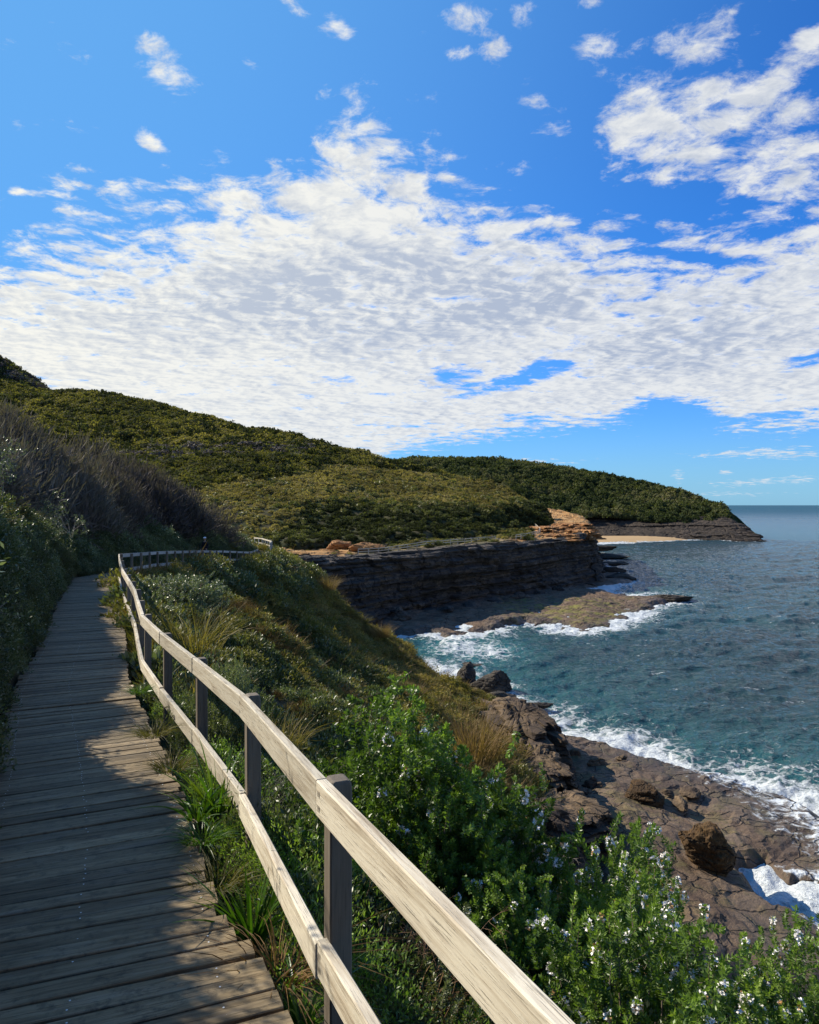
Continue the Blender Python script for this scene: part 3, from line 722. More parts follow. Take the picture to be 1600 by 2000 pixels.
    bmp = n.bump(h, 1., 1.15)
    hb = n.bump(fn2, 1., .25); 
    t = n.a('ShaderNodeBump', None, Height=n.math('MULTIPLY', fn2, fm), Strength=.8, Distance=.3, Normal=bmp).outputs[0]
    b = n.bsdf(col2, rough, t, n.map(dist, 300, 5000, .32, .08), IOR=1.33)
    me.materials.append(n.out(b))
    obj('sea', me, kind='structure')
sea()

# ------------------------------------------------------------------ foliage building blocks
def leaves(p, a, l, w, r, fold=.0, face=None):
    """rhombic leaves: p base, a unit axis, l, w arrays; r rng -> verts, faces, rv"""
    n = len(p)
    q = unit(np.cross(a, unit(r.normal(size=(n, 3)) if face is None else face+r.normal(size=(n, 3))*.3))); l = np.broadcast_to(l, n)[:, None]; w = np.broadcast_to(w, n)[:, None]
    nn = np.cross(a, q)
    v = np.stack([p, p+a*l*.5+q*w*.5+nn*w*fold, p+a*l, p+a*l*.5-q*w*.5+nn*w*fold], 1)
    f = np.arange(n*4).reshape(n, 4)
    return v.reshape(-1, 3), f, np.repeat(r.random(n), 4)
def clump(name, n, R, H, ll, lw, mat, seed, upw=.6, lump=.35, shell=.5, big=5):
    r = np.random.default_rng(seed)
    d = unit(r.normal(size=(n, 3))); d[:, 2] = np.abs(d[:, 2])*.95-.05
    rad = shell+(1-shell)*r.random(n)**.5
    lu = 1+lump*fbm(d[:, 0]*2.2+seed, d[:, 1]*2.2, d[:, 2]*2.2, 3, seed)*2
    p = d*(rad*lu)[:, None]*np.array([R, R, H])
    a = unit(d*.7+r.normal(size=(n, 3))*.6+np.array([0, 0, upw]))
    v, f, rv = leaves(p, a, ll*(.6+.8*r.random(n)), lw*(.7+.6*r.random(n)), r)
    cl = np.repeat(.5+fbm(p[:, 0]/R*2.5, p[:, 1]/R*2.5, p[:, 2]/H*2.5, 2, seed+3), 4)
    return mesh(name, v, f, dict(rv=np.clip(rv*.6+cl*.4, 0, 1)), False, [mat])
def dome(name, n, R, H, ll, lw, mat, seed, lump=.4, jit=.45):
    r = np.random.default_rng(seed); d = unit(r.normal(size=(n, 3))); d[:, 2] = np.abs(d[:, 2])-.08
    lu = 1+lump*(fbm(d[:, 0]*1.6+seed, d[:, 1]*1.6, d[:, 2]*1.6, 3, seed)*2)
    p = d*((.82+.25*r.random(n))*lu)[:, None]*np.array([R, R, H])
    o = unit(d*np.array([1, 1, R/H])+r.normal(size=(n, 3))*jit)
    a = unit(np.cross(o, r.normal(size=(n, 3))))
    l = ll*(.6+.8*r.random(n)); v, f, rv = leaves(p-a*l[:, None]*.5, a, l, lw*(.7+.6*r.random(n)), r, 0, o)
    cl = np.repeat(.5+fbm(p[:, 0]/R*2.2+seed, p[:, 1]/R*2.2, p[:, 2]/H*2.2, 2, seed+3), 4)
    return mesh(name, v, f, dict(rv=np.clip(rv*.5+cl*.5, 0, 1)), False, [mat])
def tuft(name, n, R, L, w, mat, seed, droop=.6, spread=.5, seg=3):
    r = np.random.default_rng(seed)
    th = r.random(n)*2*np.pi; rr = R*np.sqrt(r.random(n))
    b = np.stack([rr*np.cos(th), rr*np.sin(th), -.05*np.ones(n)], 1)
    out = np.stack([np.cos(th), np.sin(th), np.zeros(n)], 1)*(spread*(.3+r.random(n)))[:, None]+r.normal(size=(n, 3))*.12
    a = unit(out+np.array([0, 0, 1.])); l = L*(.5+.7*r.random(n))
    side = unit(np.cross(a, r.normal(size=(n, 3))))*(w*.5)
    V = []
    for k in range(seg+1):
        t = k/seg
        c = b+a*(l*t)[:, None]+out*(l*t*t*.6)[:, None]-np.array([0, 0, 1.])*(l*droop*t*t*.5)[:, None]
        ww = side*(1-t)**.7 if k < seg else side*.08
        V.append(c-ww); V.append(c+ww)
    V = np.stack(V, 1); m = 2*(seg+1)
    base = (np.arange(n)*m)[:, None]
    F_ = np.concatenate([base+np.array([2*k, 2*k+1, 2*k+3, 2*k+2]) for k in range(seg)])
    return mesh(name, V.reshape(-1, 3), F_, dict(rv=np.repeat(r.random(n), m)), False, [mat])
def twigs(name, n, R, H, mat, seed, w=.012):
    r = np.random.default_rng(seed)
    th = r.random(n)*2*np.pi; rr = R*.7*np.sqrt(r.random(n))
    z0 = H*.85*r.random(n)**.7
    b = np.stack([rr*np.cos(th), rr*np.sin(th), z0], 1)
    a = unit(np.stack([np.cos(th)*.45, np.sin(th)*.45, np.ones(n)], 1)+r.normal(size=(n, 3))*.35)
    l = H*.45*(.4+r.random(n))
    v, f, rv = leaves(b, a, l, w*(.6+r.random(n)), r)
    return mesh(name, v, f, dict(rv=rv), False, [mat])
def scatter(name, pts, scl, idx, meshes, seed, label=None, cat=None, yaw=None, tilt=.12, nrm=None, group=None):
    r = np.random.default_rng(seed); n = len(pts)
    coll = bpy.data.collections.new(name+' kinds')
    for i, me in enumerate(meshes):
        o = bpy.data.objects.new('%s kind %02d' % (name, i), me); coll.objects.link(o)
    rot = np.stack([r.normal(size=n)*tilt, r.normal(size=n)*tilt, r.random(n)*6.283], 1)
    if nrm is not None:
        rot[:, 0] += 0; 
    if np.ndim(scl) == 1: scl = np.stack([scl]*3, 1)
    scl = scl*(1+.25*(r.random((n, 3))-.5))
    me = bpy.data.meshes.new(name); me.vertices.add(n); me.vertices.foreach_set('co', np.asarray(pts, np.float32).ravel())
    at = me.attributes.new('rot', 'FLOAT_VECTOR', 'POINT'); at.data.foreach_set('vector', rot.astype(np.float32).ravel())
    at = me.attributes.new('scl', 'FLOAT_VECTOR', 'POINT'); at.data.foreach_set('vector', scl.astype(np.float32).ravel())
    at = me.attributes.new('idx', 'INT', 'POINT'); at.data.foreach_set('value', np.asarray(idx, np.int32))
    o = obj(name, me, label=label, cat=cat, kind='stuff', group=group)
    t = bpy.data.node_groups.new(name, 'GeometryNodeTree')
    t.interface.new_socket('Geometry', in_out='INPUT', socket_type='NodeSocketGeometry')
    t.interface.new_socket('Geometry', in_out='OUTPUT', socket_type='NodeSocketGeometry')
    gi = t.nodes.new('NodeGroupInput'); go = t.nodes.new('NodeGroupOutput'); ip = t.nodes.new('GeometryNodeInstanceOnPoints')
    ci = t.nodes.new('GeometryNodeCollectionInfo'); ci.inputs[0].default_value = coll; ci.inputs['Separate Children'].default_value = True; ci.inputs['Reset Children'].default_value = True
    def na(nm, ty):
        q = t.nodes.new('GeometryNodeInputNamedAttribute'); q.data_type = ty; q.inputs[0].default_value = nm; return q.outputs[0]
    t.links.new(gi.outputs[0], ip.inputs['Points']); t.links.new(ci.outputs[0], ip.inputs['Instance'])
    ip.inputs['Pick Instance'].default_value = True
    t.links.new(na('idx', 'INT'), ip.inputs['Instance Index']); t.links.new(na('rot', 'FLOAT_VECTOR'), ip.inputs['Rotation']); t.links.new(na('scl', 'FLOAT_VECTOR'), ip.inputs['Scale'])
    t.links.new(ip.outputs[0], go.inputs[0])
    md = o.modifiers.new('scatter', 'NODES'); md.node_group = t
    return o
def pick(r, n, w):
    w = np.asarray(w, float); return r.choice(len(w), n, p=w/w.sum())
def pxy(p): 
    y = np.maximum(p[:, 1], .1); return p[:, 0]/y*F+800, HY-p[:, 2]/y*F

# ---- far hillside scrub
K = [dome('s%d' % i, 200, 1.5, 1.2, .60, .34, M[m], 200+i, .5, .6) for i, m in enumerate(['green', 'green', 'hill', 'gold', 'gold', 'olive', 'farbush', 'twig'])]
r = np.random.default_rng(50)
p, n = sample(GH, 40000, 51)
u, v = pxy(p); nz = fbm(p[:, 0]*.02, p[:, 1]*.02, None, 3, 88)
line = np.interp(u, [0, 200, 420, 600, 900, 1050], [1100, 1010, 955, 905, 905, 960])   # above it green, below it gold heath
band = np.interp(u, [0, 300, 500, 600, 1050], [2000, 1100, 1030, 985, 990])  # below it darker bush kinds put the steep face's shade into colour
rr = r.random(len(p))
g1 = v+nz*60 < line
idx = np.where(g1, np.where(rr < .6, 0, np.where(rr < .85, 1, np.where(rr < .93, 2, 6))), np.where(rr < .45, 3, np.where(rr < .8, 4, np.where(rr < .92, 5, 2))))
big_ = r.random(len(p)) < .10; idx = np.where(big_ & g1, 6, idx)
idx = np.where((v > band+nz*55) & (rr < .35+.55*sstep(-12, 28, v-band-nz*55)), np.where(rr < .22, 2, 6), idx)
idx = np.where((np.abs(v-885-nz*30) < 14) & (u > 240) & (u < 620) & (rr < .35), 7, idx)
sc = (.55+.9*r.random(len(p))**1.5)*np.where(g1, .9, .60)*np.where(big_, 1.35, 1.)*np.clip(p[:, 1]/200, .55, 1.4)
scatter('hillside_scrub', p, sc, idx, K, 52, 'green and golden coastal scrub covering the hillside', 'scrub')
p, n = sample(GP, 3500, 53)
scatter('mountain_scrub', p, 1.6+r.random(len(p)), pick(r, len(p), [0, 0, .6, 0, 0, 0, .4, .8]), K, 54, 'dark brown scrub on the peak at the far left', 'scrub')
# ---- forest on the headland
KF = [dome('f%d' % i, 380, 3.4, 3.4, 1.1, .8, M['forest'], 300+i, .45) for i in range(4)]
p, n = sample(GD, 7500, 55, dens=lambda c, a, b: (a < 1418)*1.)
p[:, 2] += .6
sc = .55+.75*r.random(len(p))
scatter('headland_forest', p, np.stack([sc, sc, sc*1.15], 1), pick(r, len(p), [1, 1, 1, 1]), KF, 56, 'dark green forest covering the far headland above its cliffs', 'forest', tilt=.05)

# ---- slope between boardwalk and sea
KS = [clump('c0', 700, .55, .50, .10, .05, M['dark'], 401), clump('c1', 700, .6, .5, .095, .045, M['olive'], 402), clump('c2', 600, .5, .4, .08, .045, M['olive'], 403),
      tuft('g0', 150, .22, .50, .026, M['grass'], 404), tuft('g1', 170, .26, .55, .030, M['grass'], 405, droop=1.1, spread=.9), tuft('g2', 130, .22, .7, .022, M['straw'], 406),
      clump('c3', 600, .5, .38, .10, .05, M['banksia'], 407), clump('c4', 2600, .42, .40, .036, .012, M['dark'], 408, shell=.2), clump('c5', 2400, .42, .38, .030, .010, M['ros'], 409, shell=.2), dome('c6', 420, .5, .42, .13, .040, M['heath'], 410, jit=.7), clump('c7', 380, .5, .55, .20, .012, M['fern'], 411, upw=1., shell=.2)]
def dslope(c, px, py):
    y = c[..., 1]; w = np.clip(45/np.maximum(y, 6), .45, 3.0); z = c[..., 2]
    nb = fbm(c[..., 0]*.3, c[..., 1]*.3, None, 3, 77)
    return w*np.clip((z+19.3)*.8+nb*2, 0.0, 1)
p, n = sample(GS, 42000, 60, dens=dslope)
u, v = pxy(p); rr = r.random(len(p))
nz = fbm(p[:, 0]*.13, p[:, 1]*.13, p[:, 2]*.13, 3, 99); nz3 = fbm(p[:, 0]*.35, p[:, 1]*.35, p[:, 2]*.3, 3, 98)
edge = np.interp(v, [1060, 1110, 1230, 1300, 1420, 1600], [500, 585, 750, 850, 1010, 1090])
gold = sstep(330, 60, edge-u+nz*130)*sstep(1130, 1190, v)
veg = nz3+.12 > 0
idx = np.where(rr < gold, np.where(rr < gold*.12, 5, np.where(rr < gold*.45, 4, np.where(rr < gold*.9, 9, 2))), np.where(veg, np.where(rr > .78, 1, np.where(rr > .48, 0, np.where(rr > .2, 6, 3))), np.where(rr > .6, 3, np.where(rr > .5, 5, np.where(rr > .3, 1, 3)))))
nearp = np.hypot(p[:, 0], p[:, 1]) < 11; idx = np.where(nearp & (idx != 3), np.where(rr < .5, 7, 8), idx); idx = np.where(nearp & (idx == 3), 7, idx)
straws = (np.abs(u-930) < 60) & (np.abs(v-1490) < 70) & (rr < .7); idx = np.where(straws, 5, idx)
sc = (.45+.5*r.random(len(p))+1.1*r.random(len(p))**4)*np.where(idx >= 3, np.where(idx == 6, 1., 1.0), np.where(gold > .5, .95, 1.0))*np.clip(p[:, 1]/38, .75, 1.35)
keep = ~((np.hypot(p[:, 0], p[:, 1]) < 3.2))
bare = fbm(p[:, 0]*.22, p[:, 1]*.22, p[:, 2]*.2, 3, 123)
keep &= ~((bare > .20) & (gold < .5) & (r.random(len(p)) < .85))
tw_ = (gold < .6) & (p[:, 1] < 36) & (np.hypot(p[:, 0], p[:, 1]) > 13) & (fbm(p[:, 0]*.5, p[:, 1]*.5, None, 2, 321) > .18) & (r.random(len(p)) < .5); idx = np.where(tw_, 10, idx)
scatter('slope_scrub', p[keep], sc[keep], idx[keep], KS, 61, 'grass tussocks and low scrub covering the slope between boardwalk and sea', 'scrub', tilt=.25)

# ---- uphill bank left of the boardwalk
KB = [clump('b0', 1500, .50, .48, .060, .030, M['dark'], 501, shell=.35), clump('b1', 1300, .5, .55, .065, .028, M['banksia'], 502, shell=.35), clump('b2', 1400, .5, .45, .05, .024, M['dark'], 503, shell=.3),
      tuft('t0', 260, .26, .55, .010, M['grass'], 504, droop=1.), clump('w0', 1500, .95, 1.25, .26, .022, M['twig'], 505, upw=1.1, shell=.3), clump('w1', 1300, .8, 1.0, .22, .03, M['twig'], 506, upw=.8, shell=.3)]
def dbank(c, px, py):
    y = c[..., 1]; return np.clip(14/np.maximum(np.abs(y), 5), .10, 2.2)
gsub = GB[30:]
p, n = sample(gsub, 15000, 62, dens=dbank)
# offset from deck edge for each point
cl, tn = path(np.arange(0, ss[-1], .25)); 
dd = np.hypot(p[:, None, 0]-cl[None, :, 0], p[:, None, 1]-cl[None, :, 1]); j = dd.argmin(1); off = dd.min(1)-1.55
keep = off > .22; p = p[keep]; off = off[keep]; n_ = len(p)
rr = r.random(n_); far = sstep(1.8, 4.2, off)*sstep(14, 26, p[:, 1]); nz = fbm(p[:, 0]*.4, p[:, 1]*.4, None, 3, 66)
crest = np.exp(-((off-1.9)/.45)**2)*sstep(8, 14, p[:, 1])*sstep(32, 27, p[:, 1])
tw = far*sstep(75, 55, p[:, 1])*sstep(2.0, 4.0, off)
farg = sstep(58, 70, p[:, 1])
idx = np.where(rr < tw*.9, np.where(rr < tw*.45, 4, 5), np.where(rr < np.maximum(crest*.8, farg*.5), 3, np.where(nz > .12, 1, np.where(nz < -.1, 2, 0))))
idx = np.where((idx == 3) & (r.random(n_) < .3), 0, idx)
sc = (.65+.7*r.random(n_))*np.clip(.4+off*.42, .45, 1.0)*np.where(p[:, 1] > 25, 1.3, 1.)*np.where(idx >= 4, .55+1.1*sstep(-.25, .35, fbm(p[:, 0]*.3, p[:, 1]*.3, None, 3, 67)), 1.)
p[:, 2] -= .08
scatter('bank_scrub', p, sc, idx, KB, 63, 'dark leafy scrub and purple brown twigs on the bank left of the boardwalk', 'scrub', tilt=.25)

# ------------------------------------------------------------------ timber pieces
def boards(L):
    """L: list of (p0, p1, width dir, w, thick dir, t, rv, nseg) centre-line boards -> verts, faces, attrs"""
    V = []; Fc = []; wc = []; rv = []; o = 0
    for p0, p1, wd, w, td, t, q in L:
        p0, p1, wd, td = map(lambda a: np.asarray(a, float), (p0, p1, wd, td)); ln = np.linalg.norm(p1-p0)
        c = min(w, t)*.10
        prof = [(-w/2, -t/2+c), (-w/2+c, -t/2), (w/2-c, -t/2), (w/2, -t/2+c), (w/2, t/2-c), (w/2-c, t/2), (-w/2+c, t/2), (-w/2, t/2-c)]
        for s in (0, 1):
            for a, b in prof:
                V.append((p1 if s else p0)+wd*a+td*b); wc.append((ln*s, a, b)); rv.append(q)
        for k in range(8):
            k2 = (k+1) % 8; Fc.append((o+k, o+k2, o+8+k2, o+8+k))
        for s in (0, 8):
            for a, b, c_, d in ((0, 1, 2, 3), (0, 3, 4, 7), (4, 5, 6, 7)):
                Fc.append((o+s+a, o+s+b, o+s+c_, o+s+d))
        o += 16
    return np.array(V), np.array(Fc), dict(wc=np.array(wc), rv=np.array(rv))
def tmesh(name, L, mat, mats=None):
    v, f, at = boards(L); me = mesh(name, v, f, at, False, [mat])
    return me
ZUP = np.array([0, 0, 1.])

# boardwalk
def boardwalk():
    root = obj('boardwalk', None, label='weathered timber boardwalk of cross planks running along the bank', cat='boardwalk')
    L = []; r = np.random.default_rng(70); s = s_at(-2.2); e = s_at(66); nails = []
    while s < e:
        w = .135+.02*r.random(); pale = 4.9 < path(s)[0][1] < 5.04; (c, t) = path(s); t = np.array([t[0], t[1], 0])
        right = np.array([t[1], -t[0], 0]); p1, _ = path(s+.1); t3 = unit(p1-c)
        Y = c[1]
        ro = np.interp(Y, [0, 3.3, 3.5, 4.4, 5, 8, 12, 30], [-.15, -.15, -.25, -.30, -.27, -.20, -.16, -.16])
        a, b = ro+r.normal()*.014, -1.56+r.normal()*.02
        sk = r.normal()*.004
        z = DK-.02+r.normal()*.0025
        P0 = c+right*b+ZUP*z-t*sk; P1 = c+right*a+ZUP*(z+r.normal()*.003)+t*sk
        n3 = unit(np.cross(right, t3))
        n3 = n3 if n3[2] > 0 else -n3
        L.append((P0, P1, t3, w-.009-.004*r.random(), n3, .04, 1.75 if pale else r.random()**.8*1.3-.2))
        if Y < 14:
            for o_ in (-.35, -.92, -1.45):
                for q in (-.03, .03):
                    if r.random() < .75: nails.append(c+right*(o_+r.normal()*.006)+t*(q+r.normal()*.004)+ZUP*(z+.0205))
        s += w
    me = tmesh('decking', L, M['deck'])
    obj('decking', me, root)
    V = []; Fc = []
    for k, q in enumerate(nails):
        a = np.arange(6)/6*2*np.pi; rad = .0045
        ring = np.stack([np.cos(a)*rad, np.sin(a)*rad, np.full(6, .0015)], 1)+q
        V.append(ring); Fc += [(k*6, k*6+1, k*6+2, k*6+3), (k*6, k*6+3, k*6+4, k*6+5)]
    o = obj('nail_heads', mesh('nail_heads', np.concatenate(V), Fc, None, False, [M['nail']]), root, kind='stuff')
    for off in (-.4, -.95, -1.45):
        L = []; qs = np.arange(s_at(-2), s_at(40), 1.2)
        for a, b in zip(qs[:-1], qs[1:]):
            pa, ta = path(a, off, DK-.12); pb, _ = path(b, off, DK-.12); d = unit(pb-pa); L.append((pa, pb+d*.02, unit(np.cross(ZUP, d)), .075, ZUP, .14, r.random()))
        obj('bearer', tmesh('bearer', L, M['post']), root)
boardwalk()

def fence(Ylist, label, rails=(0, -.63), mat='rail', pm='post', bw=.14, group=None, poff=.068, lean=.008, bolts=(), posth=-.018, capn=None, S=None):
    root = obj('timber_fence', None, label=label, cat='fence', group=group)
    r = np.random.default_rng(int(Ylist[0]*10)+80)
    Sx = [s_at(Y) for Y in Ylist] if S is None else S
    for i, s in enumerate(Sx):
        c, t = path(s, 0, 0); t = np.array([t[0], t[1], 0]); rt = np.array([t[1], -t[0], 0])
        # post: rounded top, stands behind the boards
        q = c+rt*poff; hw = .045
        zt = .012+r.normal()*lean*.6+posth; zb = -1.5-.4*(i % 3 == 0)
        lx, ly = r.normal()*lean, r.normal()*lean
        V = []; wc = []
        for z in [zb, zt-.035, zt-.012, zt-.003, zt]:
            k = {zt-.035: 1., zt-.012: .93, zt-.003: .8, zt: .62}.get(z, 1.)
            for a, b in ((-1, -.85), (-.85, -1), (.85, -1), (1, -.85), (1, .85), (.85, 1), (-.85, 1), (-1, .85)):
                V.append(q+t*a*hw*(.6+.4*k)+rt*b*hw*k+np.array([lx*(z+.8), ly*(z+.8), z])); wc.append((z, a*hw, b*hw))
        Fc = [(o*8+k, o*8+(k+1) % 8, o*8+8+(k+1) % 8, o*8+8+k) for o in range(4) for k in range(8)]+[(32, 33, 34, 35), (32, 35, 36, 39), (36, 37, 38, 39)]
        me = mesh('post', V, Fc, dict(wc=wc, rv=np.full(len(V), r.random())), False, [M[pm]])
        obj('post', me, root)
    for dz in rails:
        for i, (a, b) in enumerate(zip(Sx[:-1], Sx[1:])):
            a_ = a if i else a-.03
            pa, ta = path(a_, 0, dz-bw/2); pb, tb = path(b, 0, dz-bw/2)
            # boards follow the curve of the path in short pieces that share their edges
            nseg = 5; V = []; wc = []; q = r.random(); e = .0012
            S_ = np.linspace(a_+e, b-e, nseg+1)
            jz, jt = r.normal()*.004, r.normal()*.003
            for s in S_:
                c, t = path(s, 0, dz-bw/2); f = (s-S_[0])/(S_[-1]-S_[0])
                # straight-ish board: blend chord with curve
                c = .2*c+.8*(pa*(1-f)+pb*f); c = c+ZUP*jz
                rt = np.array([t[1], -t[0], 0]); w = bw; th = .045; cc = .005
                for u_, v_ in ((-w/2, cc), (-w/2+cc, 0), (w/2-cc, 0), (w/2, cc), (w/2, th-cc), (w/2-cc, th), (-w/2+cc, th), (-w/2, th-cc)):
                    V.append(c+ZUP*u_+rt*(v_-.022+jt)); wc.append((s, u_, v_))
            Fc = [(o*8+k, o*8+8+k, o*8+8+(k+1) % 8, o*8+(k+1) % 8) for o in range(nseg) for k in range(8)]
            for s in (0, nseg*8): Fc += [(s, s+1, s+2, s+3), (s, s+3, s+4, s+7), (s+4, s+5, s+6, s+7)]
            me = mesh('rail', V, Fc, dict(wc=wc, rv=np.full(len(V), q)), False, [M[mat]])
            ro = obj('rail', me, root)
            if i in bolts:
                for send, sg in ((b, -.035),):
                    for dzz in (.028, -.028):
                        c, t = path(send+sg, 0, dz-bw/2+dzz); rt = np.array([t[1], -t[0], 0]); t = np.array([t[0], t[1], 0])
                        an = np.arange(8)/8*2*np.pi
                        c0 = .2*c+.8*(pa+(pb-pa)*(1+sg/(b-a))+ZUP*dzz)+ZUP*jz
                        ring = [c0+t*math.cos(x)*.006+ZUP*math.sin(x)*.014-rt*(.0245+.001-jt) for x in an]
                        obj('bolt', mesh('bolt', ring, [(0, 1, 2, 3), (0, 3, 4, 7), (4, 5, 6, 7)], None, False, [M['metal']]), ro)
    return root
Sn = list(np.interp(2.9, yy, ss)+np.arange(-2, 14)*2.02); Sn[-1] = s_at(27.8)
near_Y = [0]
fence(near_Y, 'sunlit weathered two rail timber fence along the right of the boardwalk', bolts=range(0, 6), S=Sn)
Sf = list(np.arange(s_at(27.8)+.12, s_at(66), 1.85))
fence([30], 'grey timber fence beyond the bend where the person walks', mat='greyrail', S=Sf, rails=(0, -.58))
# pale curved section over the crest
Sg = list(np.arange(s_at(78), s_at(93), 1.5))
fence([78], 'small pale curved fence section at the crest of the spur', mat='rail', pm='greyrail', S=Sg, rails=(.0, -.55))

# cliff-top fence following the distant path
def cliff_fence(pts, label, nm='path_fence', hh=1.05, step=2.6, th=.05):
    root = obj(nm, None, label=label, cat='fence')
    p = np.array([P(*t) for t in pts]); p = resample(p, 200); d = np.concatenate([[0], np.cumsum(np.linalg.norm(np.diff(p, axis=0), axis=1))])
    q = np.arange(0, d[-1], step); gf = GF.reshape(-1, 3); pp = np.stack([np.interp(q, d, p[:, k]) for k in range(3)], 1)
    for c in pp:
        near_ = np.hypot(gf[:, 0]-c[0], gf[:, 1]-c[1]) < 1.6
        if near_.any(): c[2] = gf[near_, 2].max()+hh*.95
    kz = np.convolve(np.pad(pp[:, 2], 2, 'edge'), np.ones(5)/5, 'valid'); pp[:, 2] = np.maximum(kz, pp[:, 2]-.3)
    r = np.random.default_rng(5)
    for k, c in enumerate(pp):
        b = c-ZUP*hh*1.25; obj('post', tmesh('post', [(b, c+ZUP*.04, np.array([1., 0, 0]), .11, np.array([0, 1., 0]), .11, r.random())], M['greyrail']), root)
    for dz in (-.06, -.55):
        L = []
        for a, b in zip(pp[:-1], pp[1:]):
            t = unit(b-a); L.append((a+ZUP*dz, b+ZUP*dz+t*.01, ZUP, .17, unit(np.cross(t, ZUP)), th, r.random()))
        obj('rail', tmesh('rail', L, M['rail']), root)
cliff_fence([(700,1078,145),(745,1072,149),(800,1064,154),(860,1059,160),(930,1053,170),(975,1050,178)], 'long thin grey fence along the top of the dark cliff')
cliff_fence([(1008,1046,186),(1030,1043,192),(1046,1040,199),(1055,1034,208),(1053,1027,218),(1046,1020,230),(1036,1014,242)], 'curved pale fence bending uphill beside the orange rock lookout', step=3.0)

# ------------------------------------------------------------------ boulders
def icos(sub):
    import bmesh
    bm = bmesh.new(); bmesh.ops.create_icosphere(bm, subdivisions=sub, radius=1.0)
    v = np.array([x.co[:] for x in bm.verts]); f = np.array([[l.index for l in x.verts] for x in bm.faces]); bm.free(); return v, f
IV, IF = icos(6)
def boulder(px, py, Y, sx, sy, sz, mat, label, seed, flat=.0, group=None, pits=0., rz=0.):
    c = np.array(P(px, py, Y)); d = IV
    r_ = np.random.default_rng(seed); pn = unit(r_.normal(size=(15, 3))); ph = .72+.42*r_.random(15)
    dn = d@pn.T; cand = np.where(dn > .05, ph[None]/np.maximum(dn, .05), 9.)
    k_ = 14.; rad = -np.log(np.exp(-k_*np.minimum(cand, 3.)).sum(1))/k_
    rad = np.minimum(rad, 1.45)
    n = fbm(d[:, 0]*2+seed, d[:, 1]*2, d[:, 2]*2, 3, seed)*.26+fbm(d[:, 0]*6+seed, d[:, 1]*6, d[:, 2]*6, 4, seed+1)*.10
    lay = vnoise(np.full(len(d), seed*1.7), d[:, 0]*.5, d[:, 2]*6, seed+2)*.05
    rad = rad*(1+n+lay)
    if pits: 
        q = np.abs(vnoise(d[:, 0]*9, d[:, 1]*9, d[:, 2]*9, seed+4)); rad -= pits*np.exp(-q*7)
    v = d*rad[:, None]
    v = v*np.array([sx, sy, sz]); cr, sr = math.cos(rz), math.sin(rz)
    v = np.stack([v[:, 0]*cr-v[:, 1]*sr, v[:, 0]*sr+v[:, 1]*cr, v[:, 2]], 1)
    me = mesh('boulder', v, IF, None, False, [M[mat]])
    return obj('boulder', me, label=label, cat='boulder', group=group, loc=tuple(c))
def on_z(px, py, z): return -z*F/(py-HY)
boulder(1257, 1556, 52.5, 1.35, 1.15, .95, 'boulder', 'orange pitted boulder standing in the middle of the rock platform', 3, pits=.05)
boulder(1390, 1662, 42.5, 1.35, 1.3, 1.25, 'boulder', 'large brown honeycombed boulder behind the flowering shrub', 12, pits=.06)
boulder(964, 1336, 86., 1.9, 1.6, 1.5, 'blackrock', 'dark upright boulder standing in the surf', 21)
boulder(968, 1367, 79.5, 1.7, 1.4, 1.0, 'blackrock', 'low rounded dark boulder just below the upright one in the surf', 31)
boulder(913, 1327, 88., 1.2, 1.3, 1.6, 'blackrock', 'dark rock at the foot of the grassy slope beside the surf', 41)
boulder(925, 1302, 101, 1.9, 1.2, .4, 'blackrock', 'flat wave washed rock at the head of the cove', 45)
boulder(1045, 1378, 79, 1.7, .8, .35, 'blackrock', 'small flat dark rock breaking the surface beside the surf', 46)
boulder(1300, 1172, 168, 4.5, 3.2, 1.1, 'blackrock', 'isolated dark rock at the outer end of the far ledge', 51)
boulder(1225, 1170, 172, 5., 3., .8, 'brownrock', 'low brown rock ringed by foam on the far ledge', 52)
boulder(1112, 1614, 44.5, 1.5, 1.1, .7, 'cliff', 'pale grey block lying at the foot of the rock band', 61)
boulder(1150, 1585, 47., 1.3, 1.0, .35, 'cliff', 'thin slab of grey rock on the platform left of the orange boulder', 62)
boulder(662, 1064, 156, 2.6, 1.6, .75, 'orange', 'left one of the two orange rocks above the cliff path', 71)
boulder(712, 1068, 154, 3.2, 1.5, .8, 'orange', 'right one of the two orange rocks above the cliff path', 72)
for i, (px, py, Y, a, b, c) in enumerate([(1183,1070,330,5,3,1.2),(1188,1086,300,6,3,1.1),(1200,1101,272,5,3,1.),(1214,1130,219,5.5,2.6,1.1),(1196,1115,240,4,2.5,1.2)]):
    boulder(px, py, Y, a, b, c, 'blackrock', ['dark reef rock nearest the beach', 'second dark reef rock out from the beach', 'third dark reef rock out from the beach', 'long dark reef rock nearest the far ledge', 'small dark reef rock close under the cliff corner'][i], 90+i, group='reef rocks beyond the cliff corner')

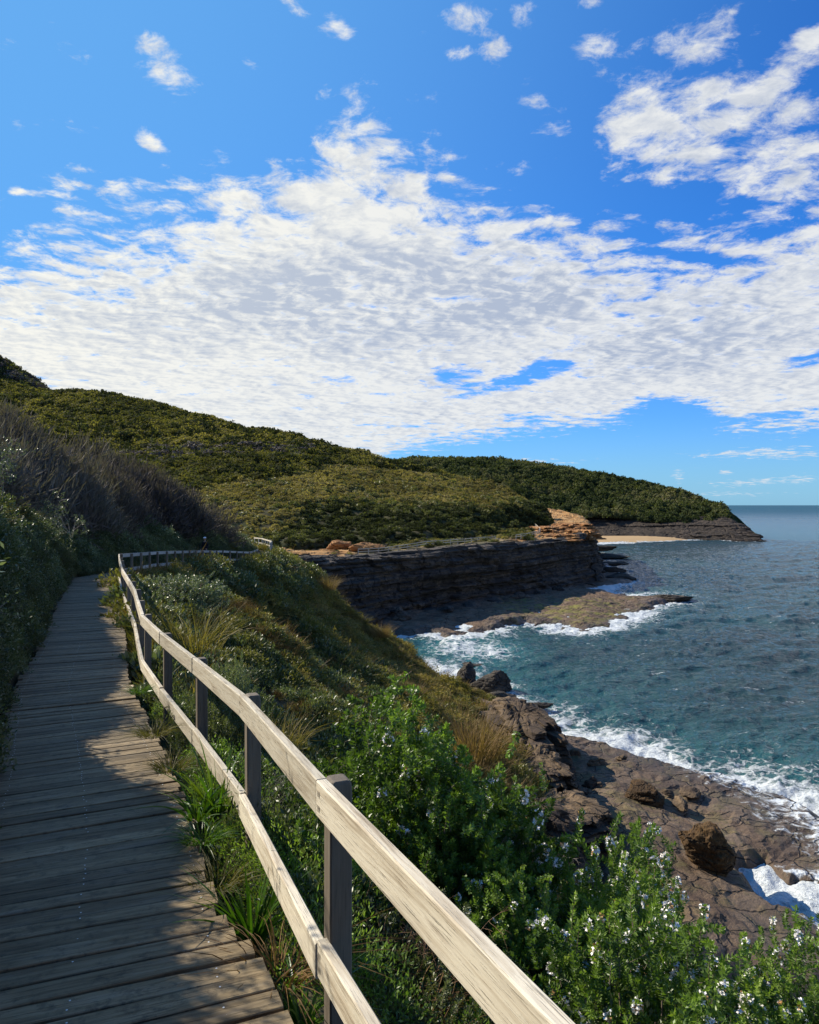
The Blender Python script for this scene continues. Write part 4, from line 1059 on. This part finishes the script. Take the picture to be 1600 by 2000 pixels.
# layered rock band at the foot of the slope (a row of broken slabs)
def slab(px, py, Y, sx, sy, sz, rz, seed, label, mat='brownrock'):
    c = np.array(P(px, py, Y)); n = 150
    th = np.linspace(0, 2*np.pi, n, endpoint=False); V = []
    zs = np.linspace(0, 1, 46)
    for z in zs:
        band = np.floor(z*6+.6*vnoise(th*.8, np.full(n, seed*2.), None, seed+3)); bl = np.floor(th*(2.2+.5*(band % 3))+band*1.7)
        blk = (_h(bl.astype(np.int64), band.astype(np.int64), np.zeros(n, np.int64), seed)-.5)*.42
        ed = fbm(np.cos(th)*1.4+seed, np.sin(th)*1.4, np.full(n, z*.7), 3, seed)*.45+fbm(np.cos(th)*7+seed, np.sin(th)*7, np.full(n, z*5), 3, seed+2)*.16
        sh = 1.18-.42*z+blk-.10*((z*6) % 1 < .2)
        rr_ = (sh+ed)*np.where(z > .97, .9, 1.)
        q = np.sign(np.cos(th))*np.abs(np.cos(th))**.7; w = np.sign(np.sin(th))*np.abs(np.sin(th))**.7
        V.append(np.stack([q*rr_*sx, w*rr_*sy, np.full(n, (z-.5)*2*sz)], 1))
    mr = np.stack([np.cos(th)*sx*.8, np.sin(th)*sy*.8], 1)
    for k in (.85, .7, .5, .3, .02): V.append(np.column_stack([(V[45][:, :2]*k+mr*(1-k))*k, V[45][:, 2]+fbm(V[45][:, 0]*k*1.5, V[45][:, 1]*k*1.5, None, 3, seed)*.3*sz]))
    V = np.array(V); m = len(V); V = V.reshape(-1, 3)
    cr, sr = math.cos(rz), math.sin(rz); V = np.column_stack([V[:, 0]*cr-V[:, 1]*sr, V[:, 0]*sr+V[:, 1]*cr, V[:, 2]])
    Fc = [(a*n+k, a*n+(k+1) % n, (a+1)*n+(k+1) % n, (a+1)*n+k) for a in range(m-1) for k in range(n)]
    return obj('rock_outcrop', mesh('rock_outcrop', V, Fc, None, False, [M[mat]]), label=label, cat='outcrop', loc=tuple(c))
slab(1015, 1440, 62, 2.6, 5.5, 2.2, .15, 3, 'dark layered outcrop under the grass edge at the top of the rock band')
slab(1050, 1530, 52, 2.2, 3.8, 1.8, .2, 5, 'brown ledge of layered rock below the tall straw grass')
slab(1090, 1600, 46, 2.6, 3.2, 1.2, .3, 7, 'low shelf of dark layered rock beside the pale grey block')
slab(1030, 1640, 42, 2.4, 3.0, 1.9, .1, 9, 'broken tan and brown ledge behind the bare twig bush')

# ------------------------------------------------------------------ person on the path
def skin(name, J, E, mat, parent, sub=2, root=0):
    me = bpy.data.meshes.new(name); me.from_pydata([j[:3] for j in J], E, []); me.materials.append(mat)
    o = obj(name, me, parent); md = o.modifiers.new('skin', 'SKIN'); md.use_smooth_shade = True
    for i, j in enumerate(J):
        rr_ = j[3] if isinstance(j[3], tuple) else (j[3], j[3]); me.skin_vertices[0].data[i].radius = rr_
    me.skin_vertices[0].data[root].use_root = True
    s = o.modifiers.new('sub', 'SUBSURF'); s.levels = s.render_levels = sub
    return o
def person():
    M['skin'] = simple('skin', (.42, .25, .17), .55, nz=.03); M['jacket'] = simple('black_cloth', (.012, .013, .018), .8, nz=.1)
    M['jeans'] = simple('dark_trousers', (.02, .022, .03), .85, nz=.1); M['cap'] = simple('white_cap', (.75, .78, .85), .7, nz=.03); M['hair'] = simple('brown_hair', (.05, .03, .02), .6)
    M['shoe'] = simple('dark_shoe', (.03, .03, .03), .6)
    s = s_at(50.5); c, t = path(s, -.85, DK)
    J = [(0,0,.93,(.15,.10)),(0,0,1.10,(.135,.095)),(0,0,1.28,(.16,.10)),(0,.0,1.42,(.13,.08)),(0,.01,1.50,.05),(0,.02,1.56,.052),(0,.02,1.64,(.075,.09)),(0,.02,1.72,(.07,.085))]
    E = [(i, i+1) for i in range(7)]
    for sx, fw in ((-1, .22), (1, -.14)):
        b = len(J); J += [(sx*.10,0,.88,.085),(sx*.10,fw*.5,.50,.058),(sx*.10,fw-.04*(fw < 0)-.06,.09,.04),(sx*.10,fw+.10,.04,.035)]
        E += [(0, b), (b, b+1), (b+1, b+2), (b+2, b+3)]
        a = len(J); J += [(sx*.18,0,1.40,.05),(sx*.23,-fw*.3,1.14,.038),(sx*.22,-fw*.3+.14,.92,.026),(sx*.215,-fw*.3+.18,.87,(.035,.016))]
        E += [(3, a), (a, a+1), (a+1, a+2), (a+2, a+3)]
        for k in range(4):
            h = len(J); q = J[a+3]; ox = sx*(-.024+.016*k)
            J += [(q[0]+ox,q[1]+.03,q[2]-.045,.008),(q[0]+ox,q[1]+.045,q[2]-.075+.006*abs(k-1),.007)]; E += [(a+3, h), (h, h+1)]
        h = len(J); J += [(q[0]-sx*.045,q[1]+.02,q[2]-.01,.009),(q[0]-sx*.055,q[1]+.045,q[2]-.035,.008)]; E += [(a+3, h), (h, h+1)]
    root = skin('person', J, E, M['skin'], None)
    root['label'] = 'person in a white cap and black jacket walking behind the grey fence'; root['category'] = 'person'
    root.location = tuple(c+ZUP*.02); root.rotation_euler = (0, 0, math.atan2(t[1], t[0])-math.pi/2+2.6)
    j = [(0,0,.86,(.175,.13)),(0,0,1.10,(.165,.125)),(0,0,1.30,(.19,.13)),(0,0,1.43,(.15,.10)),(0,.01,1.49,.07)]
    e = [(0,1),(1,2),(2,3),(3,4)]
    for sx, fw in ((-1, .22), (1, -.14)):
        a = len(j); j += [(sx*.19,0,1.40,.068),(sx*.235,-fw*.3,1.14,.052),(sx*.222,-fw*.3+.12,.955,.040)]; e += [(3,a),(a,a+1),(a+1,a+2)]
    skin('jacket', j, e, M['jacket'], root)
    j = [(0,0,.93,(.155,.11))]; e = []
    for sx, fw in ((-1, .22), (1, -.14)):
        a = len(j); j += [(sx*.10,0,.86,.10),(sx*.10,fw*.5,.50,.072),(sx*.10,fw-.04*(fw < 0)-.06,.12,.055)]; e += [(0,a),(a,a+1),(a+1,a+2)]
    skin('trousers', j, e, M['jeans'], root)
    for sx, fw in ((-1, .22), (1, -.14)):
        y0 = fw-.04*(fw < 0)-.06
        skin('shoe', [(sx*.10,y0-.03,.05,.05),(sx*.10,y0+.08,.04,.045),(sx*.10,y0+.19,.03,.035)], [(0,1),(1,2)], M['shoe'], root)
    v = IV[:, :]*np.array([.085,.102,.085]); k = IV[:, 2] > .05
    v[~k, 2] = v[~k, 2]*.15
    f = IF[::1]
    vb = v+np.array([0,.02,1.70])
    brim = (IV[:, 1] > .45) & (IV[:, 2] < .15); vb[brim, 1] += .06*(IV[brim, 1]-.45)/.55*1.2
    obj('cap', mesh('cap', vb, f, None, True, [M['cap']]), root)
    hv = IV*np.array([.083,.095,.11])+np.array([0,.0,1.645]); hv[:, 1] = np.where(IV[:, 1] > .2, hv[:, 1]-.06*IV[:, 1], hv[:, 1])
    obj('hair', mesh('hair', hv, IF, None, True, [M['hair']]), root)
    # face
    nose = IV*np.array([.011,.018,.02])+np.array([0,.108,1.635]); obj('nose', mesh('nose', nose, IF[:], None, True, [M['skin']]), root)
    for sx in (-1, 1): obj('eye', mesh('eye', IV[:]*.010+np.array([sx*.03,.092,1.66]), IF, None, True, [M['hair']]), root)
    obj('mouth', mesh('mouth', IV*np.array([.022,.008,.005])+np.array([0,.10,1.59]), IF, None, True, [M['skin']]), root)
    for sx in (-1, 1): obj('ear', mesh('ear', IV*np.array([.01,.02,.03])+np.array([sx*.083,.02,1.64]), IF, None, True, [M['skin']]), root)
IV2, IF2 = IV, IF
IV, IF = icos(3)
person()

# ------------------------------------------------------------------ near plants
def bush(name, R, H, nspr, L, seed, ll=.021, lw=.0062, per=26, whorl=4, flowers=0, mat='ros', core=.35, spiky=.25, lum=.30, upb=.9):
    """sprigs with whorled narrow leaves, thin stems, branches and flower clusters"""
    r = np.random.default_rng(seed)
    d = unit(r.normal(size=(nspr, 3))); d[:, 2] = np.abs(d[:, 2])
    lu = 1+lum*fbm(d[:, 0]*1.8+seed, d[:, 1]*1.8, d[:, 2]*1.8, 3, seed)*2
    rad = (core+(1-core)*r.random(nspr)**.6)*lu*(1+spiky*r.random(nspr)**6)
    tip = d*rad[:, None]*np.array([R, R, H])
    a = unit(d*np.array([.6, .6, .3])+np.array([0, 0, upb])+r.normal(size=(nspr, 3))*.28)
    ln = L*(.6+.7*r.random(nspr)); base = tip-a*ln[:, None]
    bend = unit(r.normal(size=(nspr, 3)))*(ln*.12)[:, None]
    t = np.linspace(.12, 1, per)
    pos = base[:, None]+a[:, None]*(ln[:, None]*t)[..., None]+bend[:, None]*(np.sin(t*np.pi)[None, :, None])
    P_ = []; A_ = []; W_ = []; T_ = []
    q = unit(np.cross(a, r.normal(size=(nspr, 3)))); q2 = np.cross(a, q)
    for k in range(whorl):
        th = (np.arange(per)*1.1+k*2*np.pi/whorl)[None, :]+r.normal(size=(nspr, per))*.25
        rd = q[:, None]*np.cos(th)[..., None]+q2[:, None]*np.sin(th)[..., None]
        P_.append(pos); A_.append(unit(rd+a[:, None]*(.45+.7*t[None, :, None]**3))); T_.append(np.broadcast_to(t, (nspr, per)))
    Pn = np.stack(P_, 2).reshape(-1, 3); An = np.stack(A_, 2).reshape(-1, 3); Tn = np.stack(T_, 2).reshape(-1)
    m = len(Pn); v, f, rv = leaves(Pn, An, ll*(.7+.5*r.random(m))*(1-.35*(Tn > .93)), lw*(.8+.4*r.random(m)), r)
    sv = np.repeat(np.repeat(r.random(nspr), per*whorl), 4)
    rv = np.clip(.40*rv+.35*sv+.25*np.repeat(Tn, 4)**2, 0, 1)
    fol = mesh('foliage', v, f, dict(rv=rv), False, [M[mat]])
    pp = []; rd = []
    for i in range(0, nspr, 2):
        pp.append(np.stack([base[i], base[i]+a[i]*ln[i]*.5+bend[i], tip[i]])); rd.append(np.array([.0022, .0018, .001]))
    for k in range(26):
        th = r.random()*6.28; e = np.array([math.cos(th)*R*.6*r.random(), math.sin(th)*R*.6*r.random(), H*(.4+.35*r.random())])
        m_ = e*.5+np.array([0, 0, -.05])+r.normal(size=3)*.05; pp.append(resample(np.stack([[0, 0, -.25], m_, e]), 6)); rd.append(np.linspace(.014, .004, 6))
    sv_, sf_ = tubes(pp, rd, 4)
    st = mesh('stems', sv_, sf_, None, True, [M['bark']])
    fl = None
    if flowers:
        top_ = np.where((rad > .8*lu) & (d[:, 2] > .1))[0]; cc = r.choice(top_, flowers)
        Pf = []; Af = []
        for i in cc:
            nf = r.integers(5, 11)
            for _ in range(nf):
                t_ = .70+.3*r.random(); c = base[i]+a[i]*ln[i]*t_; o_ = unit(r.normal(size=3)+a[i]*.4); c = c+o_*.020
                e1 = unit(np.cross(o_, r.normal(size=3))); e2 = np.cross(o_, e1)
                for k in range(5):
                    th = k*1.256; Pf.append(c); Af.append(unit(e1*math.cos(th)+e2*math.sin(th)+o_*.35))
        v, f, rv = leaves(np.array(Pf), np.array(Af), .018, .013, r)
        mi = (np.repeat(r.random(len(Pf)//5+1), 5)[:len(Pf)] < .14).astype(int)
        fl = mesh('flowers', v, f, None, False, [M['petal'], M['seed']], mi)
    return fol, st, fl
def place_bush(parts, name, label, cat, loc, rz=0, sc=1., group=None):
    root = obj(name, None, label=label, cat=cat, group=group, loc=loc, rz=rz); root.scale = (sc, sc, sc) if np.isscalar(sc) else sc
    obj('foliage', parts[0], root); obj('stems', parts[1], root)
    if parts[2]: obj('flowers', parts[2], root)
    return root
B1 = bush('b', .9, 1.0, 1500, .19, 1, flowers=260, spiky=.16, ll=.033, lw=.0125, per=15, upb=.45, lum=.46)
B2 = bush('b', .95, 1.1, 2300, .16, 2, flowers=70, spiky=.06, ll=.034, lw=.0140, per=12, upb=.35, lum=.36)
B3 = bush('b', .8, 1.0, 1200, .2, 3, flowers=0, ll=.032, lw=.012, per=15, mat='dark', upb=.6, lum=.4)
G = 'coastal rosemary shrubs below the fence'
place_bush(B1, 'flowering_shrub', 'large white flowering shrub at the bottom right corner with rust tinted blooms', 'shrub', P(1290, 2250, 3.9), 0, 1.05, G)
place_bush(B1, 'flowering_shrub', 'white flowering shrub at the right edge in front of the foam filled gully', 'shrub', P(1580, 2220, 4.3), 2.1, .95, G)
place_bush(B1, 'flowering_shrub', 'upright flowering shrub whose sprigs rise against the brown honeycombed boulder', 'shrub', P(1190, 2040, 5.0), 4.0, (1., 1., 1.15), G)
place_bush(B2, 'flowering_shrub', 'rounded green shrub right behind the nearest post with few white flowers', 'shrub', P(755, 1800, 5.5), .5, (1.3, 1.2, 1.28), G)
place_bush(B2, 'flowering_shrub', 'darker half of the rounded green shrub, falling away towards the straw grass', 'shrub', P(860, 1870, 5.2), 3.3, (1.05, 1.0, 1.1), G)
place_bush(B2, 'flowering_shrub', 'green shrub between the top rail and the bare twig bush', 'shrub', P(985, 2060, 4.6), 5.2, (.85, .85, .85), G)
place_bush(B3, 'leafy_shrub', 'dense dark leafy shrub filling the gap behind the nearest post', 'shrub', P(690, 2050, 4.4), 1., (.9, .9, .95))
place_bush(B3, 'leafy_shrub', 'dark leafy shrub below the top rail at the bottom of the view', 'shrub', P(900, 2330, 3.3), 3., (.8, .8, .8))
place_bush(B3, 'leafy_shrub', 'shaded leafy shrub seen between the two rails at the second post', 'shrub', P(560, 1740, 5.9), 4., (.8, .8, .9))
place_bush(B3, 'leafy_shrub', 'small leafy shrub growing up beside the third post', 'shrub', P(430, 1530, 7.8), 2., (.75, .75, .9))
B4 = bush('b', .9, .8, 700, .22, 5, ll=.05, lw=.02, per=10, whorl=3, mat='banksia', spiky=.3)
place_bush(B4, 'leafy_shrub', 'bright leafed shrub just below the grey fence past the bend', 'shrub', P(350, 1180, 24.), 0, (1.8, 1.8, 1.2))
place_bush(B4, 'leafy_shrub', 'leafy shrub filling the corner where the sunlit fence meets the grey fence', 'shrub', P(300, 1245, 18.5), 1, (1.2, 1.2, 1.1))
place_bush(B4, 'leafy_shrub', 'upright leafy sprigs rising above the top rail near the third post', 'shrub', P(445, 1400, 9.3), 2, (.45, .45, .9))
B5 = bush('b', .9, .9, 900, .25, 6, ll=.042, lw=.017, per=12, whorl=3, mat='dark', spiky=.3)
def bank_pt(Y, d, dz=0):
    p_, _ = path(s_at(Y), -(1.55+d), 0); q = GB.reshape(-1, 3); k = np.hypot(q[:, 0]-p_[0], q[:, 1]-p_[1]).argmin(); return (p_[0], p_[1], q[k, 2]+dz)
for Y, d, sc, a, lb in [(3.6, .75, .62, 0, 'dark shrub overhanging the left deck edge nearest the camera'), (5.0, .62, .55, 1, 'second dark shrub along the left deck edge from the camera'), (6.6, .62, .6, 2, 'third dark shrub along the left deck edge from the camera'),
                        (8.6, .6, .6, 3, 'fourth dark shrub along the left deck edge from the camera'), (11, .65, .7, 4, 'fifth dark shrub along the left deck edge from the camera'), (14.5, .7, .75, 5, 'sixth dark shrub along the left deck edge, halfway to the bend'),
                        (19, .8, .8, 6, 'broad dark shrub on the bank short of the bend'), (26.5, .7, .9, 7, 'dark shrub closing the view behind the far end of the boardwalk')]:
    place_bush(B5, 'bank_shrub', lb, 'shrub', bank_pt(Y, d, -.15), a*1.7, sc, 'dark shrubs along the left deck edge')

# strap leaved plants, ferns, grass tufts beside the deck
def strap(name, n, L, w, seed, mat='strap', spread=.35, droop=.5): return tuft(name, n, .07, L, w, M[mat], seed, droop, spread, 6)
def put(me, name, label, cat, loc, sc=1., rz=0, group=None):
    o = obj(name, me, label=label, cat=cat, loc=loc, rz=rz, group=group); o.scale = (sc,)*3; return o
st1 = strap('strap', 46, .75, .030, 11); st2 = strap('strap', 40, .5, .022, 12, spread=.7, droop=1.)
put(st1, 'strap_leaf_plant', 'tall green strap leaved plant at the deck edge below the second post', 'plant', P(492, 1830, 3.75), .72)
put(st1, 'strap_leaf_plant', 'strap leaved plant behind the lower rail beneath the second post', 'plant', P(425, 1590, 5.2), .8, 2)
put(st2, 'strap_leaf_plant', 'yellow green arching leaves in the dark gap under the third post', 'plant', P(385, 1590, 5.0), .75, 1)
put(st2, 'strap_leaf_plant', 'low arching leaves in the shade at the bottom beside the deck', 'plant', P(590, 1990, 3.1), .7, 3)
fe = tuft('frond', 120, .15, .42, .008, M['fern'], 13, 1.2, .9, 4)
put(fe, 'dead_fern', 'brown dead fern hanging at the deck edge left of the nearest post', 'fern', P(545, 1890, 3.25), .9)
put(fe, 'dead_fern', 'dry brown fronds below the top rail right of the nearest post', 'fern', P(770, 2000, 3.6), 1.1, 2)
put(fe, 'dead_fern', 'dry brown fronds near the bottom edge under the top rail', 'fern', P(830, 2080, 3.3), 1.0, 4)
gr1 = tuft('tuft', 220, .12, .22, .005, M['grass'], 14, 1., .8, 3); gr2 = tuft('tuft', 160, .10, .16, .007, M['strap'], 15, 1., .9, 3)
for i, (px, py, Y, lb) in enumerate([(425, 1715, 4.05, 'grass tuft growing over the planks where the deck edge steps out'), (395, 1625, 4.55, 'grass tuft in front of the dark gap at the deck edge'),
                           (335, 1490, 5.7, 'small grass tuft beside the third post foot'), (270, 1345, 8.6, 'small green tuft at the deck edge where the fence starts to curve'), (300, 1425, 6.6, 'low tuft at the deck edge between third and fourth post')]):
    put(gr1 if i % 2 == 0 else gr2, 'grass_tuft', lb, 'grass tuft', P(px, py, Y), 1.0, i, 'grass tufts along the right deck edge')
tall = tuft('tall', 420, .55, 1.25, .014, M['straw'], 16, .5, .35, 4)
put(tall, 'straw_grass', 'tall straw coloured grass clump above the rock band', 'grass', P(925, 1475, 38), 2.4)
put(tall, 'straw_grass', 'straw coloured grass clump on the skyline of the slope above the cove', 'grass', P(640, 1150, 78), 1.6, 1)
put(tall, 'straw_grass', 'smaller straw grass clump on the slope crest beside the cove', 'grass', P(745, 1243, 82), 1.6, 2)
reed = tuft('reed', 260, .4, .9, .010, M['grass'], 17, .8, .5, 4)
put(reed, 'reed_tussock', 'spiky tussock behind the rail above the fourth post', 'tussock', P(375, 1260, 13.), 1.3)
put(reed, 'reed_tussock', 'spiky tussock behind the rail below the second post', 'tussock', P(545, 1455, 7.8), .6, 1)

# bare twig bushes and pale branches
def bare(name, label, cat, loc, n, L, r0, mat, seed, spread=.8, sub=3, lv=None, sc=1.):
    r = np.random.default_rng(seed); pp = []; rd = []
    def grow(p, d, l, rad, k):
        m = 5; pts = [p]; dd = d
        for _ in range(m): dd = unit(dd+r.normal(size=3)*.13); pts.append(pts[-1]+dd*l/m)
        pp.append(np.array(pts)); rd.append(np.linspace(rad, rad*.5, m+1))
        if k > 0:
            for _ in range(3): j_ = r.integers(2, m+1); grow(pts[j_], unit(dd+r.normal(size=3)*.6), l*.62, rad*.5, k-1)
    for i in range(n):
        th = r.random()*6.28; grow(np.zeros(3), unit(np.array([math.cos(th)*spread, math.sin(th)*spread, 1.])), L*(.6+.6*r.random()), r0, sub)
    v, f = tubes(pp, rd, 4); root = obj(name, None, label=label, cat=cat, loc=loc)
    obj('branches', mesh('branches', v, f, None, True, [M[mat]]), root)
    if lv:
        ends = np.array([q[-1] for q in pp]); k = len(ends)*lv; b = ends[r.integers(0, len(ends), k)]+r.normal(size=(k, 3))*.035
        v, f, rv = leaves(b, unit(r.normal(size=(k, 3))+np.array([0, 0, .7])), .055, .022, r)
        obj('foliage', mesh('foliage', v, f, dict(rv=np.clip(rv+.3, 0, 1)), False, [M['banksia']]), root)
    return root
bare('twig_bush', 'bare pale twig bush between the green shrubs', 'bush', P(1065, 1800, 6.0), 9, .42, .006, 'palebark', 31, .5)
bare('twig_bush', 'dry brown twigs sticking up under the bare pale bush', 'bush', P(1040, 1850, 5.4), 8, .3, .005, 'redbark', 32, .6)
bare('twig_bush', 'grey twigs between the rails behind the second post', 'bush', P(520, 1660, 5.6), 10, .35, .005, 'palebark', 33, .4)
bare('twig_bush', 'tangle of dry twigs right of the nearest post near the bottom', 'bush', P(800, 1950, 3.9), 12, .32, .005, 'redbark', 34, 1.2)
bare('leggy_shrub', 'leggy shrub with pale bare branches and pale leaf rosettes at the left edge', 'shrub', P(-10, 990, 17.), 5, .9, .013, 'palebark', 35, .55, 3, 9)
bare('leggy_shrub', 'leggy shrub with bare pale stems low at the left edge beside the boardwalk', 'shrub', P(-190, 1290, 7.5), 6, .6, .010, 'palebark', 36, .9, 3, 6)
bare('leggy_shrub', 'small pale leaved shrub on the bank crest left of the bend', 'shrub', P(140, 1050, 24), 5, .9, .012, 'palebark', 37, .5, 3, 9)

# sunlit broken rock at the seaward end of the cliff, scrub on the cliff top, fallen rocks
slab(1075, 1034, 222, 5.5, 6.0, .9, .4, 21, 'broad flat orange slab beside the curved path fence', 'orange')
slab(1118, 1030, 226, 6.0, 6.5, 1.2, .1, 22, 'high orange slab in the middle of the seaward lookout', 'orange')
slab(1136, 1044, 213, 4.0, 4.5, 1.4, .8, 23, 'orange block on the very corner of the dark cliff', 'orange')
slab(1092, 1050, 203, 5.0, 4.0, 1.0, .2, 24, 'orange ledge at the lip of the dark cliff below the lookout', 'orange')
p, n = sample(GF, 2600, 171, dens=lambda c, a, b: (sstep(-.05, .2, fbm(c[..., 0]*.08, c[..., 1]*.08, None, 3, 172))*(a > 690)*(a < 1040)+.03*(a < 690))*(b < 1100))
r = np.random.default_rng(173)
scatter('clifftop_scrub', p, .22+.42*r.random(len(p)), pick(r, len(p), [.5, 0, 1, .6, .3, .5, .8, .2]), K, 174, 'low scrub growing along the ledges on top of the dark cliff', 'scrub')
IV, IF = icos(4)
for i, (px, py, Y) in enumerate([(790,1206,137),(842,1193,146),(872,1192,146),(915,1182,153),(968,1174,160),(1010,1170,165),(1052,1160,176),(1095,1156,182),(1132,1146,195),(1160,1142,200)]):
    q = np.random.default_rng(400+i); boulder(px, py+2, Y, 1.2+1.8*q.random(), 1.2+1.4*q.random(), .7+.9*q.random(), 'cliff', 'dark fallen rock at the foot of the long dark cliff', 500+i, group='fallen rocks at the foot of the cliff')
for i, (px, py, z) in enumerate([(1120,1470,-20.9),(1165,1492,-20.9),(1082,1492,-20.7),(1215,1482,-21),(1305,1548,-20.9),(1330,1572,-20.9),(1190,1560,-20.8),(1160,1535,-20.8),(1290,1612,-20.9),(1245,1620,-20.8),(1135,1545,-20.7),(1350,1545,-21)]):
    q = np.random.default_rng(600+i); Y = -z*F/(py-HY); boulder(px, py, Y, .3+.55*q.random(), .3+.5*q.random(), .18+.3*q.random(), 'brownrock', 'small brown rock lying loose on the near rock platform', 700+i, group='loose rocks on the near platform')

for i, (Y, d, lb) in enumerate([(5.2, 1.0, 'added sparse leafy shrub dappling the deck from the bank at the left edge, nearest the camera'), (7.6, 1.0, 'added sparse leafy shrub dappling the deck from the left edge, behind the nearest sparse one'), (10.5, 1.0, 'added sparse leafy shrub dappling the deck farther along its left edge')]):
    bare('leggy_shrub', lb, 'shrub', bank_pt(Y, d, -.1), 8, .75, .010, 'palebark', 41+i, .5, 3, 8)  # shrubs added on the bank to cast dappled shade on the deck
